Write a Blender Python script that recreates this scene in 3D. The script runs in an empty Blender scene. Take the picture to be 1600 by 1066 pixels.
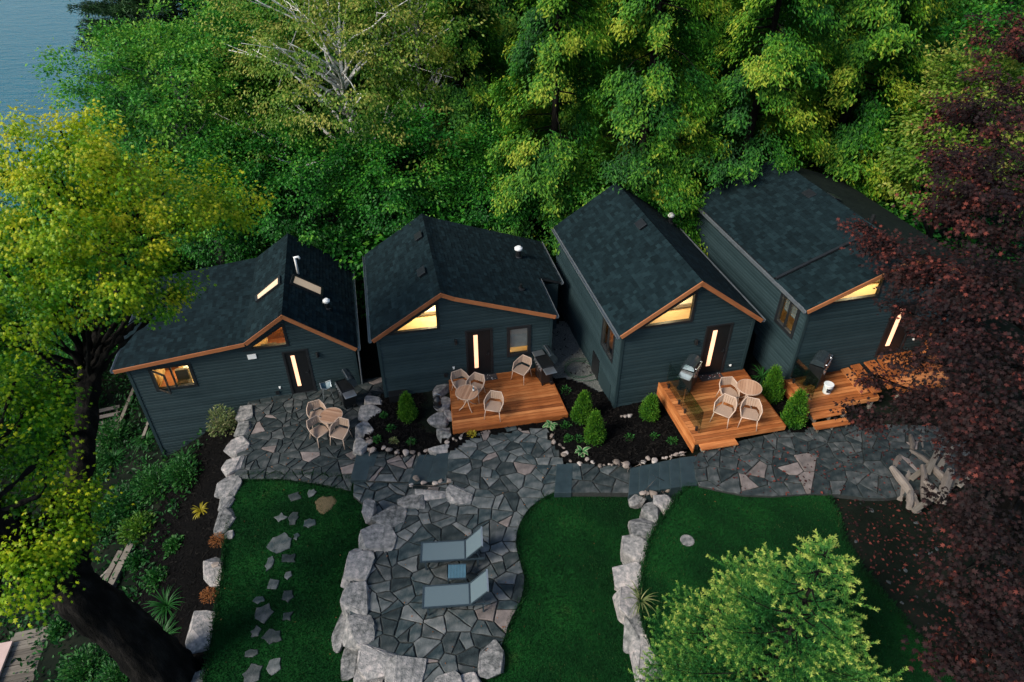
import bpy, bmesh, math, random
import numpy as np
from mathutils import Vector, Matrix

# ------------------------------------------------------------------ camera, sky, sun, exposure
SC = bpy.context.scene
F, TH, CH = 1053.0, math.radians(36.6), 17.0          # focal length in px of a 1600 px wide picture, pitch, height
cd = bpy.data.cameras.new('camera'); cam = bpy.data.objects.new('camera', cd)
SC.collection.objects.link(cam); SC.camera = cam
cd.sensor_width = 36.0; cd.lens = F / 1600 * 36; cd.clip_start = 0.1; cd.clip_end = 3000
cam.location = (0, 0, CH); cam.rotation_euler = (math.radians(90) - TH, 0, 0)

SUN_EL, SUN_AZ = math.radians(38), math.radians(-124)    # azimuth clockwise from +Y
W = bpy.data.worlds.new('World'); SC.world = W; W.use_nodes = True
wn = W.node_tree; bg = wn.nodes['Background']
sky = wn.nodes.new('ShaderNodeTexSky'); sky.sky_type = 'NISHITA'; sky.sun_disc = False
sky.sun_elevation = SUN_EL; sky.sun_rotation = SUN_AZ
wn.links.new(sky.outputs[0], bg.inputs[0]); bg.inputs[1].default_value = 0.06
sl = bpy.data.lights.new('sun', 'SUN'); sun = bpy.data.objects.new('sun', sl); SC.collection.objects.link(sun)
sl.energy = 1.5; sl.angle = math.radians(24); sl.color = (1.0, 0.93, 0.82)
sdir = Vector((math.sin(SUN_AZ) * math.cos(SUN_EL), math.cos(SUN_AZ) * math.cos(SUN_EL), math.sin(SUN_EL)))
sun.rotation_euler = sdir.to_track_quat('Z', 'Y').to_euler(); sun.location = (-30, 10, 40)
vs = SC.view_settings; vs.view_transform = 'Standard'; vs.look = 'None'; vs.gamma = 1; vs.use_curve_mapping = False
vs.exposure = 1.85
SC.cycles.use_denoising = True; SC.cycles.max_bounces = 6; SC.cycles.transparent_max_bounces = 8
SC.cycles.diffuse_bounces = 3; SC.cycles.sample_clamp_indirect = 4

# ------------------------------------------------------------------ helpers
COL = SC.collection
R = math.radians
CT, ST = math.cos(TH), math.sin(TH)
def ray(x, y):
    a = (x - 800) / F; b = (533 - y) / F
    return Vector((a, CT + b * ST, -ST + b * CT))
CP = Vector((0, 0, CH))
def P(x, y, z=0.0):                                    # photo pixel -> point on the level z
    d = ray(x, y); return CP + d * ((z - CH) / d.z)
def PW(x, y, a, n):                                    # photo pixel -> point on the plane through a with normal n
    d = ray(x, y); return CP + d * ((a - CP).dot(n) / d.dot(n))

def tag(o, label=None, cat=None, group=None, kind=None):
    if label: o['label'] = label
    if cat: o['category'] = cat
    if group: o['group'] = group
    if kind: o['kind'] = kind
    return o
def thing(name, label, cat, loc=(0, 0, 0), rz=0, group=None):
    o = bpy.data.objects.new(name, None); COL.objects.link(o); o.empty_display_size = .2
    o.location = loc; o.rotation_euler = (0, 0, rz)
    return tag(o, label, cat, group)
def link(name, me, parent=None, loc=None, rz=None):
    o = bpy.data.objects.new(name, me); COL.objects.link(o)
    if parent: o.parent = parent
    if loc is not None: o.location = loc
    if rz is not None: o.rotation_euler = (0, 0, rz)
    return o
def dup(root, loc, rz, label=None, scale=None):
    def cp(o, par):
        c = o.copy(); COL.objects.link(c); c.parent = par
        for ch in KIDS.get(o.name, []): cp(ch, c)
        return c
    KIDS = {}
    def walk(o):
        KIDS[o.name] = list(o.children)
        for ch in o.children: walk(ch)
    walk(root)
    r = cp(root, None); r.location = loc; r.rotation_euler = (0, 0, rz)
    if label: r['label'] = label
    if scale: r.scale = scale
    return r

class MB:
    """collects shapes into one mesh"""
    def __init__(s): s.v = []; s.f = []; s.t = []; s.cur = 0.5
    def add(s, vs, fs, tint=None):
        b = len(s.v); s.v += [tuple(p) for p in vs]; s.f += [tuple(i + b for i in f) for f in fs]
        s.t += [s.cur if tint is None else tint] * len(vs); return s
    def box(s, c, d, rot=None, tint=None):
        hx, hy, hz = d[0] / 2, d[1] / 2, d[2] / 2
        pts = [Vector((x, y, z)) for z in (-hz, hz) for x, y in ((-hx, -hy), (hx, -hy), (hx, hy), (-hx, hy))]
        if rot is not None: pts = [rot @ p for p in pts]
        c = Vector(c); pts = [p + c for p in pts]
        return s.add(pts, [(3, 2, 1, 0), (4, 5, 6, 7), (0, 1, 5, 4), (1, 2, 6, 5), (2, 3, 7, 6), (3, 0, 4, 7)], tint)
    def beam(s, a, b, w, h, up=(0, 0, 1), tint=None):
        a, b = Vector(a), Vector(b); x = (b - a); L = x.length; x.normalize()
        y = Vector(up).cross(x)
        y = y.normalized() if y.length > 1e-5 else Vector((0, 1, 0))
        z = x.cross(y); m = Matrix((x, y, z)).transposed()
        return s.box((a + b) / 2, (L, w, h), m, tint)
    def tube(s, pts, rad, n=6, closed=False, tint=None, cap=True):
        pts = [Vector(p) for p in pts]; N = len(pts)
        if not hasattr(rad, '__len__'): rad = [rad] * N
        vs = []; fs = []; ref = None
        for i, p in enumerate(pts):
            if closed: d = pts[(i + 1) % N] - pts[i - 1]
            else: d = pts[min(i + 1, N - 1)] - pts[max(i - 1, 0)]
            d.normalize()
            if ref is None: ref = Vector((0, 0, 1)) if abs(d.z) < .9 else Vector((1, 0, 0))
            a = d.cross(ref)
            if a.length < 1e-4: a = d.cross(Vector((0.3, 1, .2)))
            a.normalize(); b = a.cross(d).normalized(); ref = b
            for k in range(n):
                t = 2 * math.pi * k / n
                vs.append(p + (a * math.cos(t) + b * math.sin(t)) * rad[i])
        m = N if closed else N - 1
        for i in range(m):
            j = (i + 1) % N
            for k in range(n):
                l = (k + 1) % n
                fs.append((i * n + k, i * n + l, j * n + l, j * n + k))
        if cap and not closed:
            fs.append(tuple(range(n))[::-1]); fs.append(tuple((N - 1) * n + k for k in range(n)))
        return s.add(vs, fs, tint)
    def lathe(s, prof, c=(0, 0, 0), n=16, tint=None):
        vs = []; fs = []
        for r, z in prof:
            for k in range(n):
                t = 2 * math.pi * k / n; vs.append((c[0] + r * math.cos(t), c[1] + r * math.sin(t), c[2] + z))
        for i in range(len(prof) - 1):
            for k in range(n):
                l = (k + 1) % n; fs.append((i * n + k, i * n + l, (i + 1) * n + l, (i + 1) * n + k))
        fs.append(tuple(range(n))[::-1]); fs.append(tuple((len(prof) - 1) * n + k for k in range(n)))
        return s.add(vs, fs, tint)
    def prism(s, poly, z0, z1, tint=None):
        n = len(poly)
        vs = [(p[0], p[1], z0) for p in poly] + [(p[0], p[1], z1) for p in poly]
        fs = [tuple(range(n))[::-1], tuple(range(n, 2 * n))] + [(i, (i + 1) % n, n + (i + 1) % n, n + i) for i in range(n)]
        return s.add(vs, fs, tint)
    def quad(s, a, b, c, d, tint=None): return s.add([a, b, c, d], [(0, 1, 2, 3)], tint)
    def mesh(s, name, mat, smooth=False):
        me = bpy.data.meshes.new(name); me.from_pydata(s.v, [], s.f); me.update()
        if mat: me.materials.append(mat)
        at = me.color_attributes.new('tint', 'FLOAT_COLOR', 'POINT')
        t = np.ones((len(s.v), 4), np.float32); t[:, 0] = s.t; t[:, 1] = s.t; t[:, 2] = s.t
        at.data.foreach_set('color', t.ravel())
        if smooth: me.polygons.foreach_set('use_smooth', [True] * len(me.polygons))
        return me
    def build(s, name, mat, parent=None, loc=None, rz=None, smooth=False, bevel=0):
        o = link(name, s.mesh(name, mat, smooth), parent, loc, rz)
        if bevel:
            m = o.modifiers.new('bevel', 'BEVEL'); m.width = bevel; m.segments = 2; m.limit_method = 'ANGLE'; m.angle_limit = R(40)
        return o

def area2(p): return sum(p[i][0] * p[(i + 1) % len(p)][1] - p[(i + 1) % len(p)][0] * p[i][1] for i in range(len(p))) / 2
def chaikin(p, it=2):
    p = [Vector((a[0], a[1])) for a in p]
    for _ in range(it):
        q = []
        for i in range(len(p)):
            a, b = p[i], p[(i + 1) % len(p)]; q += [a * .75 + b * .25, a * .25 + b * .75]
        p = q
    return p
def pts(px, z): return [P(x, y, z).to_2d() for x, y in px]
def inside(poly, x, y):                                # vectorised point in polygon
    r = np.zeros(x.shape, bool); n = len(poly)
    for i in range(n):
        x1, y1 = poly[i]; x2, y2 = poly[(i + 1) % n]
        c = ((y1 > y) != (y2 > y)) & (x < (x2 - x1) * (y - y1) / ((y2 - y1) if abs(y2 - y1) > 1e-9 else 1e-9) + x1)
        r ^= c
    return r

# ------------------------------------------------------------------ materials
def nodes(name):
    m = bpy.data.materials.new(name); m.use_nodes = True
    n = m.node_tree; return m, n, n.nodes['Principled BSDF']
def ramp(n, cols, pos=None):
    r = n.nodes.new('ShaderNodeValToRGB'); e = r.color_ramp.elements
    while len(e) < len(cols): e.new(.5)
    for i, c in enumerate(cols):
        e[i].position = (pos[i] if pos else i / (len(cols) - 1)); e[i].color = (*c, 1)
    return r
def coords(n, kind='Object', scale=(1, 1, 1)):
    t = n.nodes.new('ShaderNodeTexCoord'); m = n.nodes.new('ShaderNodeMapping'); m.inputs['Scale'].default_value = scale
    n.links.new(t.outputs[kind], m.inputs[0]); return m.outputs[0]
def noise(n, vec, scale, detail=4, rough=.55):
    t = n.nodes.new('ShaderNodeTexNoise'); t.inputs['Scale'].default_value = scale; t.inputs['Detail'].default_value = detail
    t.inputs['Roughness'].default_value = rough
    n.links.new(vec, t.inputs['Vector']); return t.outputs['Fac']
def mth(n, op, a, b=None):
    m = n.nodes.new('ShaderNodeMath'); m.operation = op
    for i, v in enumerate((a, b)):
        if v is None: continue
        if isinstance(v, (int, float)): m.inputs[i].default_value = v
        else: n.links.new(v, m.inputs[i])
    return m.outputs[0]
def bump(n, p, h, strength, dist):
    b = n.nodes.new('ShaderNodeBump'); b.inputs['Strength'].default_value = strength; b.inputs['Distance'].default_value = dist
    n.links.new(h, b.inputs['Height']); n.links.new(b.outputs[0], p.inputs['Normal'])
def tintfac(n):
    a = n.nodes.new('ShaderNodeVertexColor'); a.layer_name = 'tint'
    s = n.nodes.new('ShaderNodeSeparateColor'); n.links.new(a.outputs[0], s.inputs[0]); return s.outputs[0]
def surf(name, cols, scale=6, rough=.8, bmp=.3, dist=.01, rnd=0.0, tint=0.0, vec='Object', vscale=(1, 1, 1), metal=0, detail=6, spec=.4, contrast=1.0):
    """noise-mottled surface; rnd = share taken from the object's random number, tint = share from the piece's own tint"""
    m, n, p = nodes(name)
    v = coords(n, vec, vscale); f = noise(n, v, scale, detail)
    f = mth(n, 'ADD', mth(n, 'MULTIPLY', mth(n, 'SUBTRACT', f, .5), contrast * 1.6 * (1 - rnd - tint)), .5)
    if rnd:
        oi = n.nodes.new('ShaderNodeObjectInfo')
        f = mth(n, 'ADD', f, mth(n, 'MULTIPLY', mth(n, 'SUBTRACT', oi.outputs['Random'], .5), rnd))
    if tint:
        f = mth(n, 'ADD', f, mth(n, 'MULTIPLY', mth(n, 'SUBTRACT', tintfac(n), .5), tint))
    r = ramp(n, cols); n.links.new(f, r.inputs[0]); n.links.new(r.outputs[0], p.inputs['Base Color'])
    p.inputs['Roughness'].default_value = rough; p.inputs['Metallic'].default_value = metal
    p.inputs['Specular IOR Level'].default_value = spec
    if bmp:
        h = noise(n, v, scale * 3.1, 8, .65); bump(n, p, h, bmp, dist)
    return m
def leafmat(name, cols, trans=.35, rough=.55, pos=None):
    m, n, p = nodes(name)
    r = ramp(n, cols, pos); n.links.new(tintfac(n), r.inputs[0]); n.links.new(r.outputs[0], p.inputs['Base Color'])
    p.inputs['Roughness'].default_value = rough; p.inputs['Specular IOR Level'].default_value = .25
    t = n.nodes.new('ShaderNodeBsdfTranslucent'); n.links.new(r.outputs[0], t.inputs[0])
    x = n.nodes.new('ShaderNodeMixShader'); x.inputs[0].default_value = trans
    n.links.new(p.outputs[0], x.inputs[1]); n.links.new(t.outputs[0], x.inputs[2])
    n.links.new(x.outputs[0], n.nodes['Material Output'].inputs[0]); return m
def emit(name, col, st):
    m, n, p = nodes(name); p.inputs['Base Color'].default_value = (*col, 1); p.inputs['Emission Color'].default_value = (*col, 1)
    v = coords(n); f = noise(n, v, 1.3, 3)
    n.links.new(mth(n, 'MULTIPLY', mth(n, 'ADD', f, .5), st), p.inputs['Emission Strength']); p.inputs['Roughness'].default_value = .3
    return m
def glass(name, tintc=(.8, .9, .9), refl=.08):
    m, n, p = nodes(name); n.nodes.remove(p)
    t = n.nodes.new('ShaderNodeBsdfTransparent'); t.inputs[0].default_value = (*tintc, 1)
    g = n.nodes.new('ShaderNodeBsdfGlossy'); g.inputs['Roughness'].default_value = .03
    lw = n.nodes.new('ShaderNodeLayerWeight'); lw.inputs[0].default_value = .25
    x = n.nodes.new('ShaderNodeMixShader')
    n.links.new(mth(n, 'ADD', mth(n, 'MULTIPLY', lw.outputs['Fresnel'], .6), refl), x.inputs[0])
    n.links.new(t.outputs[0], x.inputs[1]); n.links.new(g.outputs[0], x.inputs[2])
    n.links.new(x.outputs[0], n.nodes['Material Output'].inputs[0]); return m
def plankmat(name, cols, rough=.6):
    """wood with grain along the local x axis; every board gets its own shade"""
    m, n, p = nodes(name)
    oi = n.nodes.new('ShaderNodeObjectInfo')
    v0 = coords(n, 'Object', (.7, 9, 9))
    ad = n.nodes.new('ShaderNodeVectorMath'); ad.operation = 'ADD'; n.links.new(v0, ad.inputs[0])
    cx = n.nodes.new('ShaderNodeCombineXYZ'); n.links.new(mth(n, 'MULTIPLY', oi.outputs['Random'], 60), cx.inputs[0]); n.links.new(cx.outputs[0], ad.inputs[1])
    f = noise(n, ad.outputs[0], 2.2, 6, .6); g = noise(n, coords(n, 'Object', (1.2, 2.5, 2.5)), 1.7, 3)
    f = mth(n, 'ADD', mth(n, 'MULTIPLY', f, .75), mth(n, 'MULTIPLY', g, .45))
    f = mth(n, 'ADD', f, mth(n, 'MULTIPLY', mth(n, 'SUBTRACT', oi.outputs['Random'], .68), .60))
    r = ramp(n, cols); n.links.new(f, r.inputs[0]); n.links.new(r.outputs[0], p.inputs['Base Color'])
    p.inputs['Roughness'].default_value = rough; p.inputs['Specular IOR Level'].default_value = .3
    bump(n, p, f, .25, .006); return m

M = {}
M['siding'] = surf('siding', [(.009, .0205, .0235), (.021, .039, .0435)], 2.5, .6, .12, .004, tint=.6, spec=.2)
M['siding_wood'] = M['siding']
M['trim'] = surf('black_trim', [(.006, .008, .010), (.014, .016, .018)], 8, .45, .05)
M['door'] = surf('black_door', [(.005, .006, .007), (.011, .012, .013)], 5, .35, .05)
M['shingle'] = surf('shingle', [(.0015, .0052, .0064), (.0042, .0115, .0140), (.0105, .0245, .0285)], 5, .95, .5, .006, tint=.6, detail=8, spec=.12)
M['shingle_greenish'] = surf('shingle_greenish', [(.002, .0055, .0045), (.005, .010, .008), (.010, .016, .012)], 1.5, .95, .5, .006, tint=.25, detail=8, spec=.12)  # darker, greener shingle tone, used on a single roof slope
M['fascia'] = plankmat('fascia_cedar', [(.10, .030, .012), (.27, .095, .035), (.36, .14, .055)])
M['metal'] = surf('gutter_metal', [(.16, .19, .21), (.30, .33, .35)], 4, .35, .05, metal=.6)
M['dark_metal'] = surf('dark_metal', [(.008, .009, .010), (.02, .022, .024)], 8, .4, .05, metal=.3)
M['white'] = surf('white_plastic', [(.60, .60, .58), (.78, .78, .76)], 5, .5, .03)
M['steel'] = surf('brushed_steel', [(.45, .47, .5), (.65, .68, .7)], 4, .28, .05, metal=.9)
M['glass'] = glass('window_glass')
M['rail_glass'] = glass('railing_glass', (.80, .90, .87), .04)
M['strip'] = emit('lit_frosted_glass', (1.0, .50, .29), 0.42)
M['skylight'] = emit('lit_skylight', (.62, .45, .30), .11)
M['pine'] = plankmat('pine_lining', [(.48, .28, .11), (.72, .52, .27), (.82, .66, .42)], .5)
M['bedding'] = surf('bedding', [(.62, .60, .55), (.78, .76, .70)], 3, .9, .3, .03)
M['blind'] = surf('blind', [(.30, .30, .29), (.42, .42, .4)], 6, .6, 0)
M['deck'] = plankmat('deck_board', [(.075, .018, .005), (.30, .092, .024), (.58, .235, .080)], .55)
M['old_wood'] = plankmat('weathered_wood', [(.05, .043, .034), (.14, .12, .095), (.24, .21, .17)], .85)
M['pale_wood'] = plankmat('pale_driftwood', [(.05, .043, .036), (.15, .125, .105), (.27, .235, .205)], .85)
M['stone'] = surf('flagstone', [(.010, .020, .024), (.026, .040, .043), (.062, .072, .072), (.095, .104, .103), (.15, .152, .148)], 3.2, .8, .9, .025, rnd=.58, contrast=2.6, detail=10, spec=.2)
M['stone_dark'] = surf('dark_flagstone', [(.007, .0115, .013), (.015, .023, .0245), (.028, .036, .0365), (.050, .056, .056), (.085, .09, .088)], 3.2, .8, .9, .025, rnd=.52, contrast=2.6, detail=10, spec=.2)
M['stone_pink'] = surf('pinkish_flagstone', [(.07, .062, .058), (.15, .125, .115), (.24, .20, .185)], 3.2, .8, .9, .025, rnd=.5, contrast=2, detail=10, spec=.2)
M['slate'] = surf('slate_slab', [(.007, .018, .022), (.022, .040, .046)], 2.6, .65, .5, .012, detail=9, contrast=1.8, rnd=.25)
M['granite'] = surf('granite', [(.04, .043, .042), (.13, .13, .125), (.24, .228, .218), (.40, .35, .325)], 7, .85, 1.0, .04, rnd=.42, contrast=2.1, detail=12)
M['pebble'] = surf('pebble', [(.07, .058, .05), (.17, .135, .11), (.28, .23, .20), (.40, .37, .34)], 9, .7, .2, .004, rnd=.7, detail=6)
M['joint'] = surf('joint_grit', [(.006, .008, .008), (.030, .034, .031)], 14, .95, .6, .01)
M['mulch'] = surf('black_mulch', [(.0008, .0008, .0009), (.0025, .0024, .0024), (.008, .007, .0065)], 16, 1.0, 1.0, .03, detail=10, spec=.05)
M['chip'] = surf('mulch_chip', [(.001, .001, .001), (.003, .003, .0028), (.013, .011, .009)], 6, .95, .3, tint=.7, spec=.1)
M['soil'] = surf('forest_floor', [(.002, .004, .002), (.006, .009, .006), (.018, .019, .013)], .7, 1.0, .9, .05, detail=10, spec=.05)
M['gravel'] = surf('gravel', [(.03, .035, .032), (.09, .095, .085), (.2, .2, .18)], 22, .95, .9, .02, detail=8)
M['bark'] = surf('dark_bark', [(.0015, .0016, .0014), (.006, .0055, .0048), (.018, .016, .014)], 4, .98, 1.0, .06, vscale=(1, 1, .25), detail=9, spec=.08, contrast=1.5)
M['bark_grey'] = surf('grey_bark', [(.03, .03, .028), (.11, .11, .10), (.22, .22, .2)], 3, .95, .9, .04, vscale=(1, 1, .3), detail=9)
M['bark_birch'] = surf('birch_bark', [(.06, .055, .05), (.52, .50, .47), (.72, .70, .66), (.78, .76, .73)], 3, .8, .4, .01, vscale=(1, 1, 3), detail=8, contrast=1.5)
M['rope'] = surf('tan_rope_weave', [(.25, .165, .115), (.38, .27, .195)], 40, .8, .6, .006)
M['tan_metal'] = surf('tan_powder_coat', [(.40, .285, .21), (.50, .365, .28)], 8, .45, .03)
M['slat'] = plankmat('table_slat', [(.24, .12, .065), (.40, .225, .135), (.52, .32, .205)], .5)
M['grill'] = surf('grill_enamel', [(.006, .007, .008), (.014, .015, .016)], 6, .3, .04)
M['lid'] = surf('grill_lid', [(.03, .045, .052), (.055, .075, .085)], 5, .22, .03, metal=.5)
M['sling'] = surf('sling_fabric', [(.062, .095, .11), (.088, .122, .136)], 60, .75, .3, .003)
M['lounge_frame'] = surf('lounger_frame', [(.012, .022, .030), (.03, .045, .055)], 6, .4, .03)
M['blue_slat'] = surf('blue_grey_slat', [(.035, .085, .115), (.06, .125, .16)], 6, .45, .05)
M['mat_dark'] = surf('doormat', [(.02, .018, .018), (.06, .05, .048)], 50, .95, .5)
M['mat_spot'] = surf('doormat_spot', [(.5, .45, .42), (.7, .66, .62)], 20, .9, .2)
M['mat_red'] = surf('doormat_red', [(.30, .07, .045), (.42, .12, .08)], 20, .9, .2)
M['hose'] = surf('green_hose', [(.02, .05, .03), (.04, .09, .05)], 10, .5, .05)
M['straw'] = surf('dry_straw', [(.055, .05, .018), (.17, .115, .06)], 30, .95, .8, .02)
M['pink_board'] = surf('pink_board', [(.42, .29, .25), (.55, .40, .35)], 3, .7, .2)
M['water'], wnn, wp = nodes('lake_water')
wp.inputs['Base Color'].default_value = (.004, .085, .115, 1); wp.inputs['Roughness'].default_value = .25; wp.inputs['Specular IOR Level'].default_value = .12
_v = coords(wnn, 'Object', (.6, 1.6, 1)); _h = noise(wnn, _v, .55, 6, .6); bump(wnn, wp, _h, .9, .35)

def lawnmat():
    m, n, p = nodes('lawn')
    v = coords(n); a = noise(n, v, .55, 4); b = noise(n, v, 26, 6, .7)
    f = mth(n, 'ADD', mth(n, 'MULTIPLY', a, .75), mth(n, 'MULTIPLY', b, .25))
    r = ramp(n, [(.0010, .013, .003), (.0022, .031, .0055), (.0060, .056, .009), (.036, .052, .013)], [.30, .47, .60, .76])
    n.links.new(f, r.inputs[0]); n.links.new(r.outputs[0], p.inputs['Base Color'])
    p.inputs['Roughness'].default_value = .95; p.inputs['Specular IOR Level'].default_value = .1
    bump(n, p, b, 1, .04); return m
M['lawn'] = lawnmat()
M['blade'] = leafmat('grass_blade', [(.0010, .016, .0035), (.0022, .038, .0065), (.0075, .070, .011), (.05, .066, .019)], .25, .9, [0, .45, .9, 1])

# ------------------------------------------------------------------ terrain and lake
LAKE_Z = -8.0
def terrain(x, y):
    x = np.asarray(x, float); y = np.asarray(y, float)
    base = np.interp(x, [-9.5, -6, -4.2, -3.2, 2, 3.2, 6, 9, 20, 60, 300], [-.12, -.10, .10, .34, .50, .60, .95, 1.35, 1.6, 3, 12])
    base = base - .38 * np.clip((17.2 - y) / 1.2, 0, 1)
    base = base + np.clip(y - 34, 0, 400) * .01
    base = base + .24 * np.clip((14.6 - y) / 1.2, 0, 1) * np.clip((x - 7.6) / 1.6, 0, 1)
    xb = np.interp(y, [0, 8.5, 15, 17, 25, 72, 300], [-6.2, -7.6, -8.9, -9.3, -10.5, -24, -60])
    d = np.clip(xb - x, 0, None)
    drop = np.interp(d, [0, .5, 4.2, 10, 18, 34, 60], [0, .3, 2.15, 4.1, 7.2, 13, 16])
    n = .08 * np.sin(1.7 * x + .6 * y) * np.sin(1.3 * y - .4 * x) * np.clip(d * 2, .15, 1)
    return base - drop + n
def tz(x, y): return float(terrain(x, y))
gx = np.unique(np.concatenate([np.linspace(-400, -40, 14), np.arange(-40, 30, .5), np.linspace(30, 300, 16)]))
gy = np.unique(np.concatenate([np.linspace(-60, 0, 8), np.arange(0, 40, .5), np.linspace(40, 500, 30)]))
X, Y = np.meshgrid(gx, gy); Z = terrain(X, Y)
nx, ny = len(gx), len(gy)
me = bpy.data.meshes.new('ground')
idx = np.arange(nx * ny).reshape(ny, nx)
me.from_pydata(np.stack([X.ravel(), Y.ravel(), Z.ravel()], 1).tolist(), [],
               np.stack([idx[:-1, :-1], idx[:-1, 1:], idx[1:, 1:], idx[1:, :-1]], -1).reshape(-1, 4).tolist())
me.materials.append(M['soil']); me.polygons.foreach_set('use_smooth', [True] * len(me.polygons))
tag(link('ground', me), 'dark leaf littered soil under the trees and round the cottages', kind='structure')
lk = MB(); lk.quad((-1500, -300, LAKE_Z), (-14, -300, LAKE_Z), (-14, 1500, LAKE_Z), (-1500, 1500, LAKE_Z))
tag(lk.build('lake', M['water']), 'rippled blue lake water beyond the trees', kind='structure')

def slab(name, poly, z0, z1, mat, label, kind='structure', parent=None):
    if area2(poly) < 0: poly = poly[::-1]
    m = MB(); m.prism(poly, z0, z1); o = m.build(name, mat, parent)
    if not parent: tag(o, label, kind=kind)
    return o

# ------------------------------------------------------------------ flagstones: a power diagram clipped to the paving outline
def clip_half(poly, p, n):                             # keep (q-p).n <= 0
    out = []
    for i in range(len(poly)):
        a, b = poly[i], poly[(i + 1) % len(poly)]
        da, db = (a - p).dot(n), (b - p).dot(n)
        if da <= 0: out.append(a)
        if (da < 0 < db) or (db < 0 < da): out.append(a + (b - a) * (da / (da - db)))
    return out
def voronoi(poly, d, seed, joint=.035, jit=1.0, wvar=.35):
    rng = random.Random(seed)
    xs = [p[0] for p in poly]; ys = [p[1] for p in poly]
    S = []; tries = 0
    A = abs(area2(poly)); N = int(A / (d * d))
    px, py = [], []
    rad = []
    while len(S) < N and tries < 30000:
        tries += 1
        q = Vector((rng.uniform(min(xs), max(xs)), rng.uniform(min(ys), max(ys))))
        if not inside(poly, np.array([q.x]), np.array([q.y]))[0]: continue
        big = len(S) < N * .42
        r_ = d * (rng.uniform(.52, .74) if big else rng.uniform(.30, .46))
        if all((q - s).length > (r_ + t_) * (.86 if big else .80) for s, t_ in zip(S, rad)): S.append(q); rad.append(r_)
    w = [(r_ * r_ * .9 + rng.uniform(-.1, .1) * d * d) for r_ in rad]
    cells = []
    for i, s in enumerate(S):
        c = [Vector((p[0], p[1])) for p in poly]
        for j, t in enumerate(S):
            if i == j: continue
            n = t - s; L = n.length
            if L > 3.6 * d: continue
            n = n / L; k = (L * L + w[i] - w[j]) / (2 * L)
            c = clip_half(c, s + n * (k - joint / 2), n)
            if len(c) < 3: break
        if len(c) >= 3 and abs(area2(c)) > .012: cells.append(c)
    return cells
def break_up(c, rng, amax, joint, depth=0):
    A = abs(area2(c))
    if A < amax * rng.uniform(.55, 1.5) or depth > 4 or len(c) < 3: return [c]
    n = len(c); cen = sum(c, Vector((0, 0))) / n
    e = max(((c[(i + 1) % n] - c[i]) for i in range(n)), key=lambda q: q.length); far = max(c, key=lambda q: (q - cen).length) - cen
    d = far.normalized(); a = rng.gauss(0, .30); d = Vector((d.x * math.cos(a) - d.y * math.sin(a), d.x * math.sin(a) + d.y * math.cos(a)))
    p = cen + d * rng.uniform(-.18, .18) * far.length
    out = []
    for sg in (1, -1):
        h = clip_half(c, p - d * sg * joint / 2, d * sg)
        if len(h) >= 3 and abs(area2(h)) > .008: out += break_up(h, rng, amax, joint, depth + 1)
    return out
def clean(c, tol=.03):
    o = []
    for p in c:
        if not o or (p - o[-1]).length > tol: o.append(p)
    while len(o) > 2 and (o[0] - o[-1]).length < tol: o.pop()
    return o
def stone_mesh(c, h, rng, rough=.016, bev=.012):
    c = clean(c)
    if len(c) < 3: return None
    if area2(c) < 0: c = c[::-1]
    cen = sum(c, Vector((0, 0))) / len(c)
    ring = []
    for i in range(len(c)):
        a, b = c[i], c[(i + 1) % len(c)]; e = b - a; L = e.length
        corner = a + (cen - a).normalized() * min(.014, L * .08) * rng.uniform(.2, 1.2)
        ring.append(corner)
        k = min(3, int(L / .16))
        nrm = Vector((-e.y, e.x)).normalized()
        for q in range(1, k + 1): ring.append(a + e * (q / (k + 1)) + nrm * rng.uniform(-.25, 1) * rough * 1.3)
    n = len(ring); v = []
    for p in ring: v.append((p.x - cen.x, p.y - cen.y, 0))
    for p in ring: v.append((p.x - cen.x, p.y - cen.y, h - bev))
    tx, ty = rng.uniform(-.012, .012), rng.uniform(-.012, .012)
    for p in ring:
        q = p + (cen - p).normalized() * bev * 1.4 - cen; v.append((q.x, q.y, h + q.x * tx + q.y * ty))
    f = [(i, (i + 1) % n, n + (i + 1) % n, n + i) for i in range(n)] + [(n + i, n + (i + 1) % n, 2 * n + (i + 1) % n, 2 * n + i) for i in range(n)]
    f.append(tuple(range(2 * n, 3 * n)))
    me = bpy.data.meshes.new('flagstone'); me.from_pydata(v, [], f); me.update()
    return me, cen
def pave(name, poly, z, d, seed, mats, label, joint=.035, base=.3, maxn=295):
    if area2(poly) < 0: poly = poly[::-1]
    b = slab(name, poly, z - base, z, M['joint'], label)
    rng = random.Random(seed)
    cells = [q for c in voronoi(poly, d * 1.36, seed, joint) for q in break_up(c, rng, d * d * 1.25, joint)]
    cells.sort(key=lambda c: -abs(area2(c)))
    for c in cells[:maxn]:
        h = .035 + rng.uniform(-.007, .010)
        r = stone_mesh(c, h, rng)
        if not r: continue
        r[0].materials.append(M['stone_pink'] if rng.random() < .045 else rng.choice(mats)); link('flagstone', r[0], b, (r[1].x, r[1].y, z))
    return b

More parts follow.
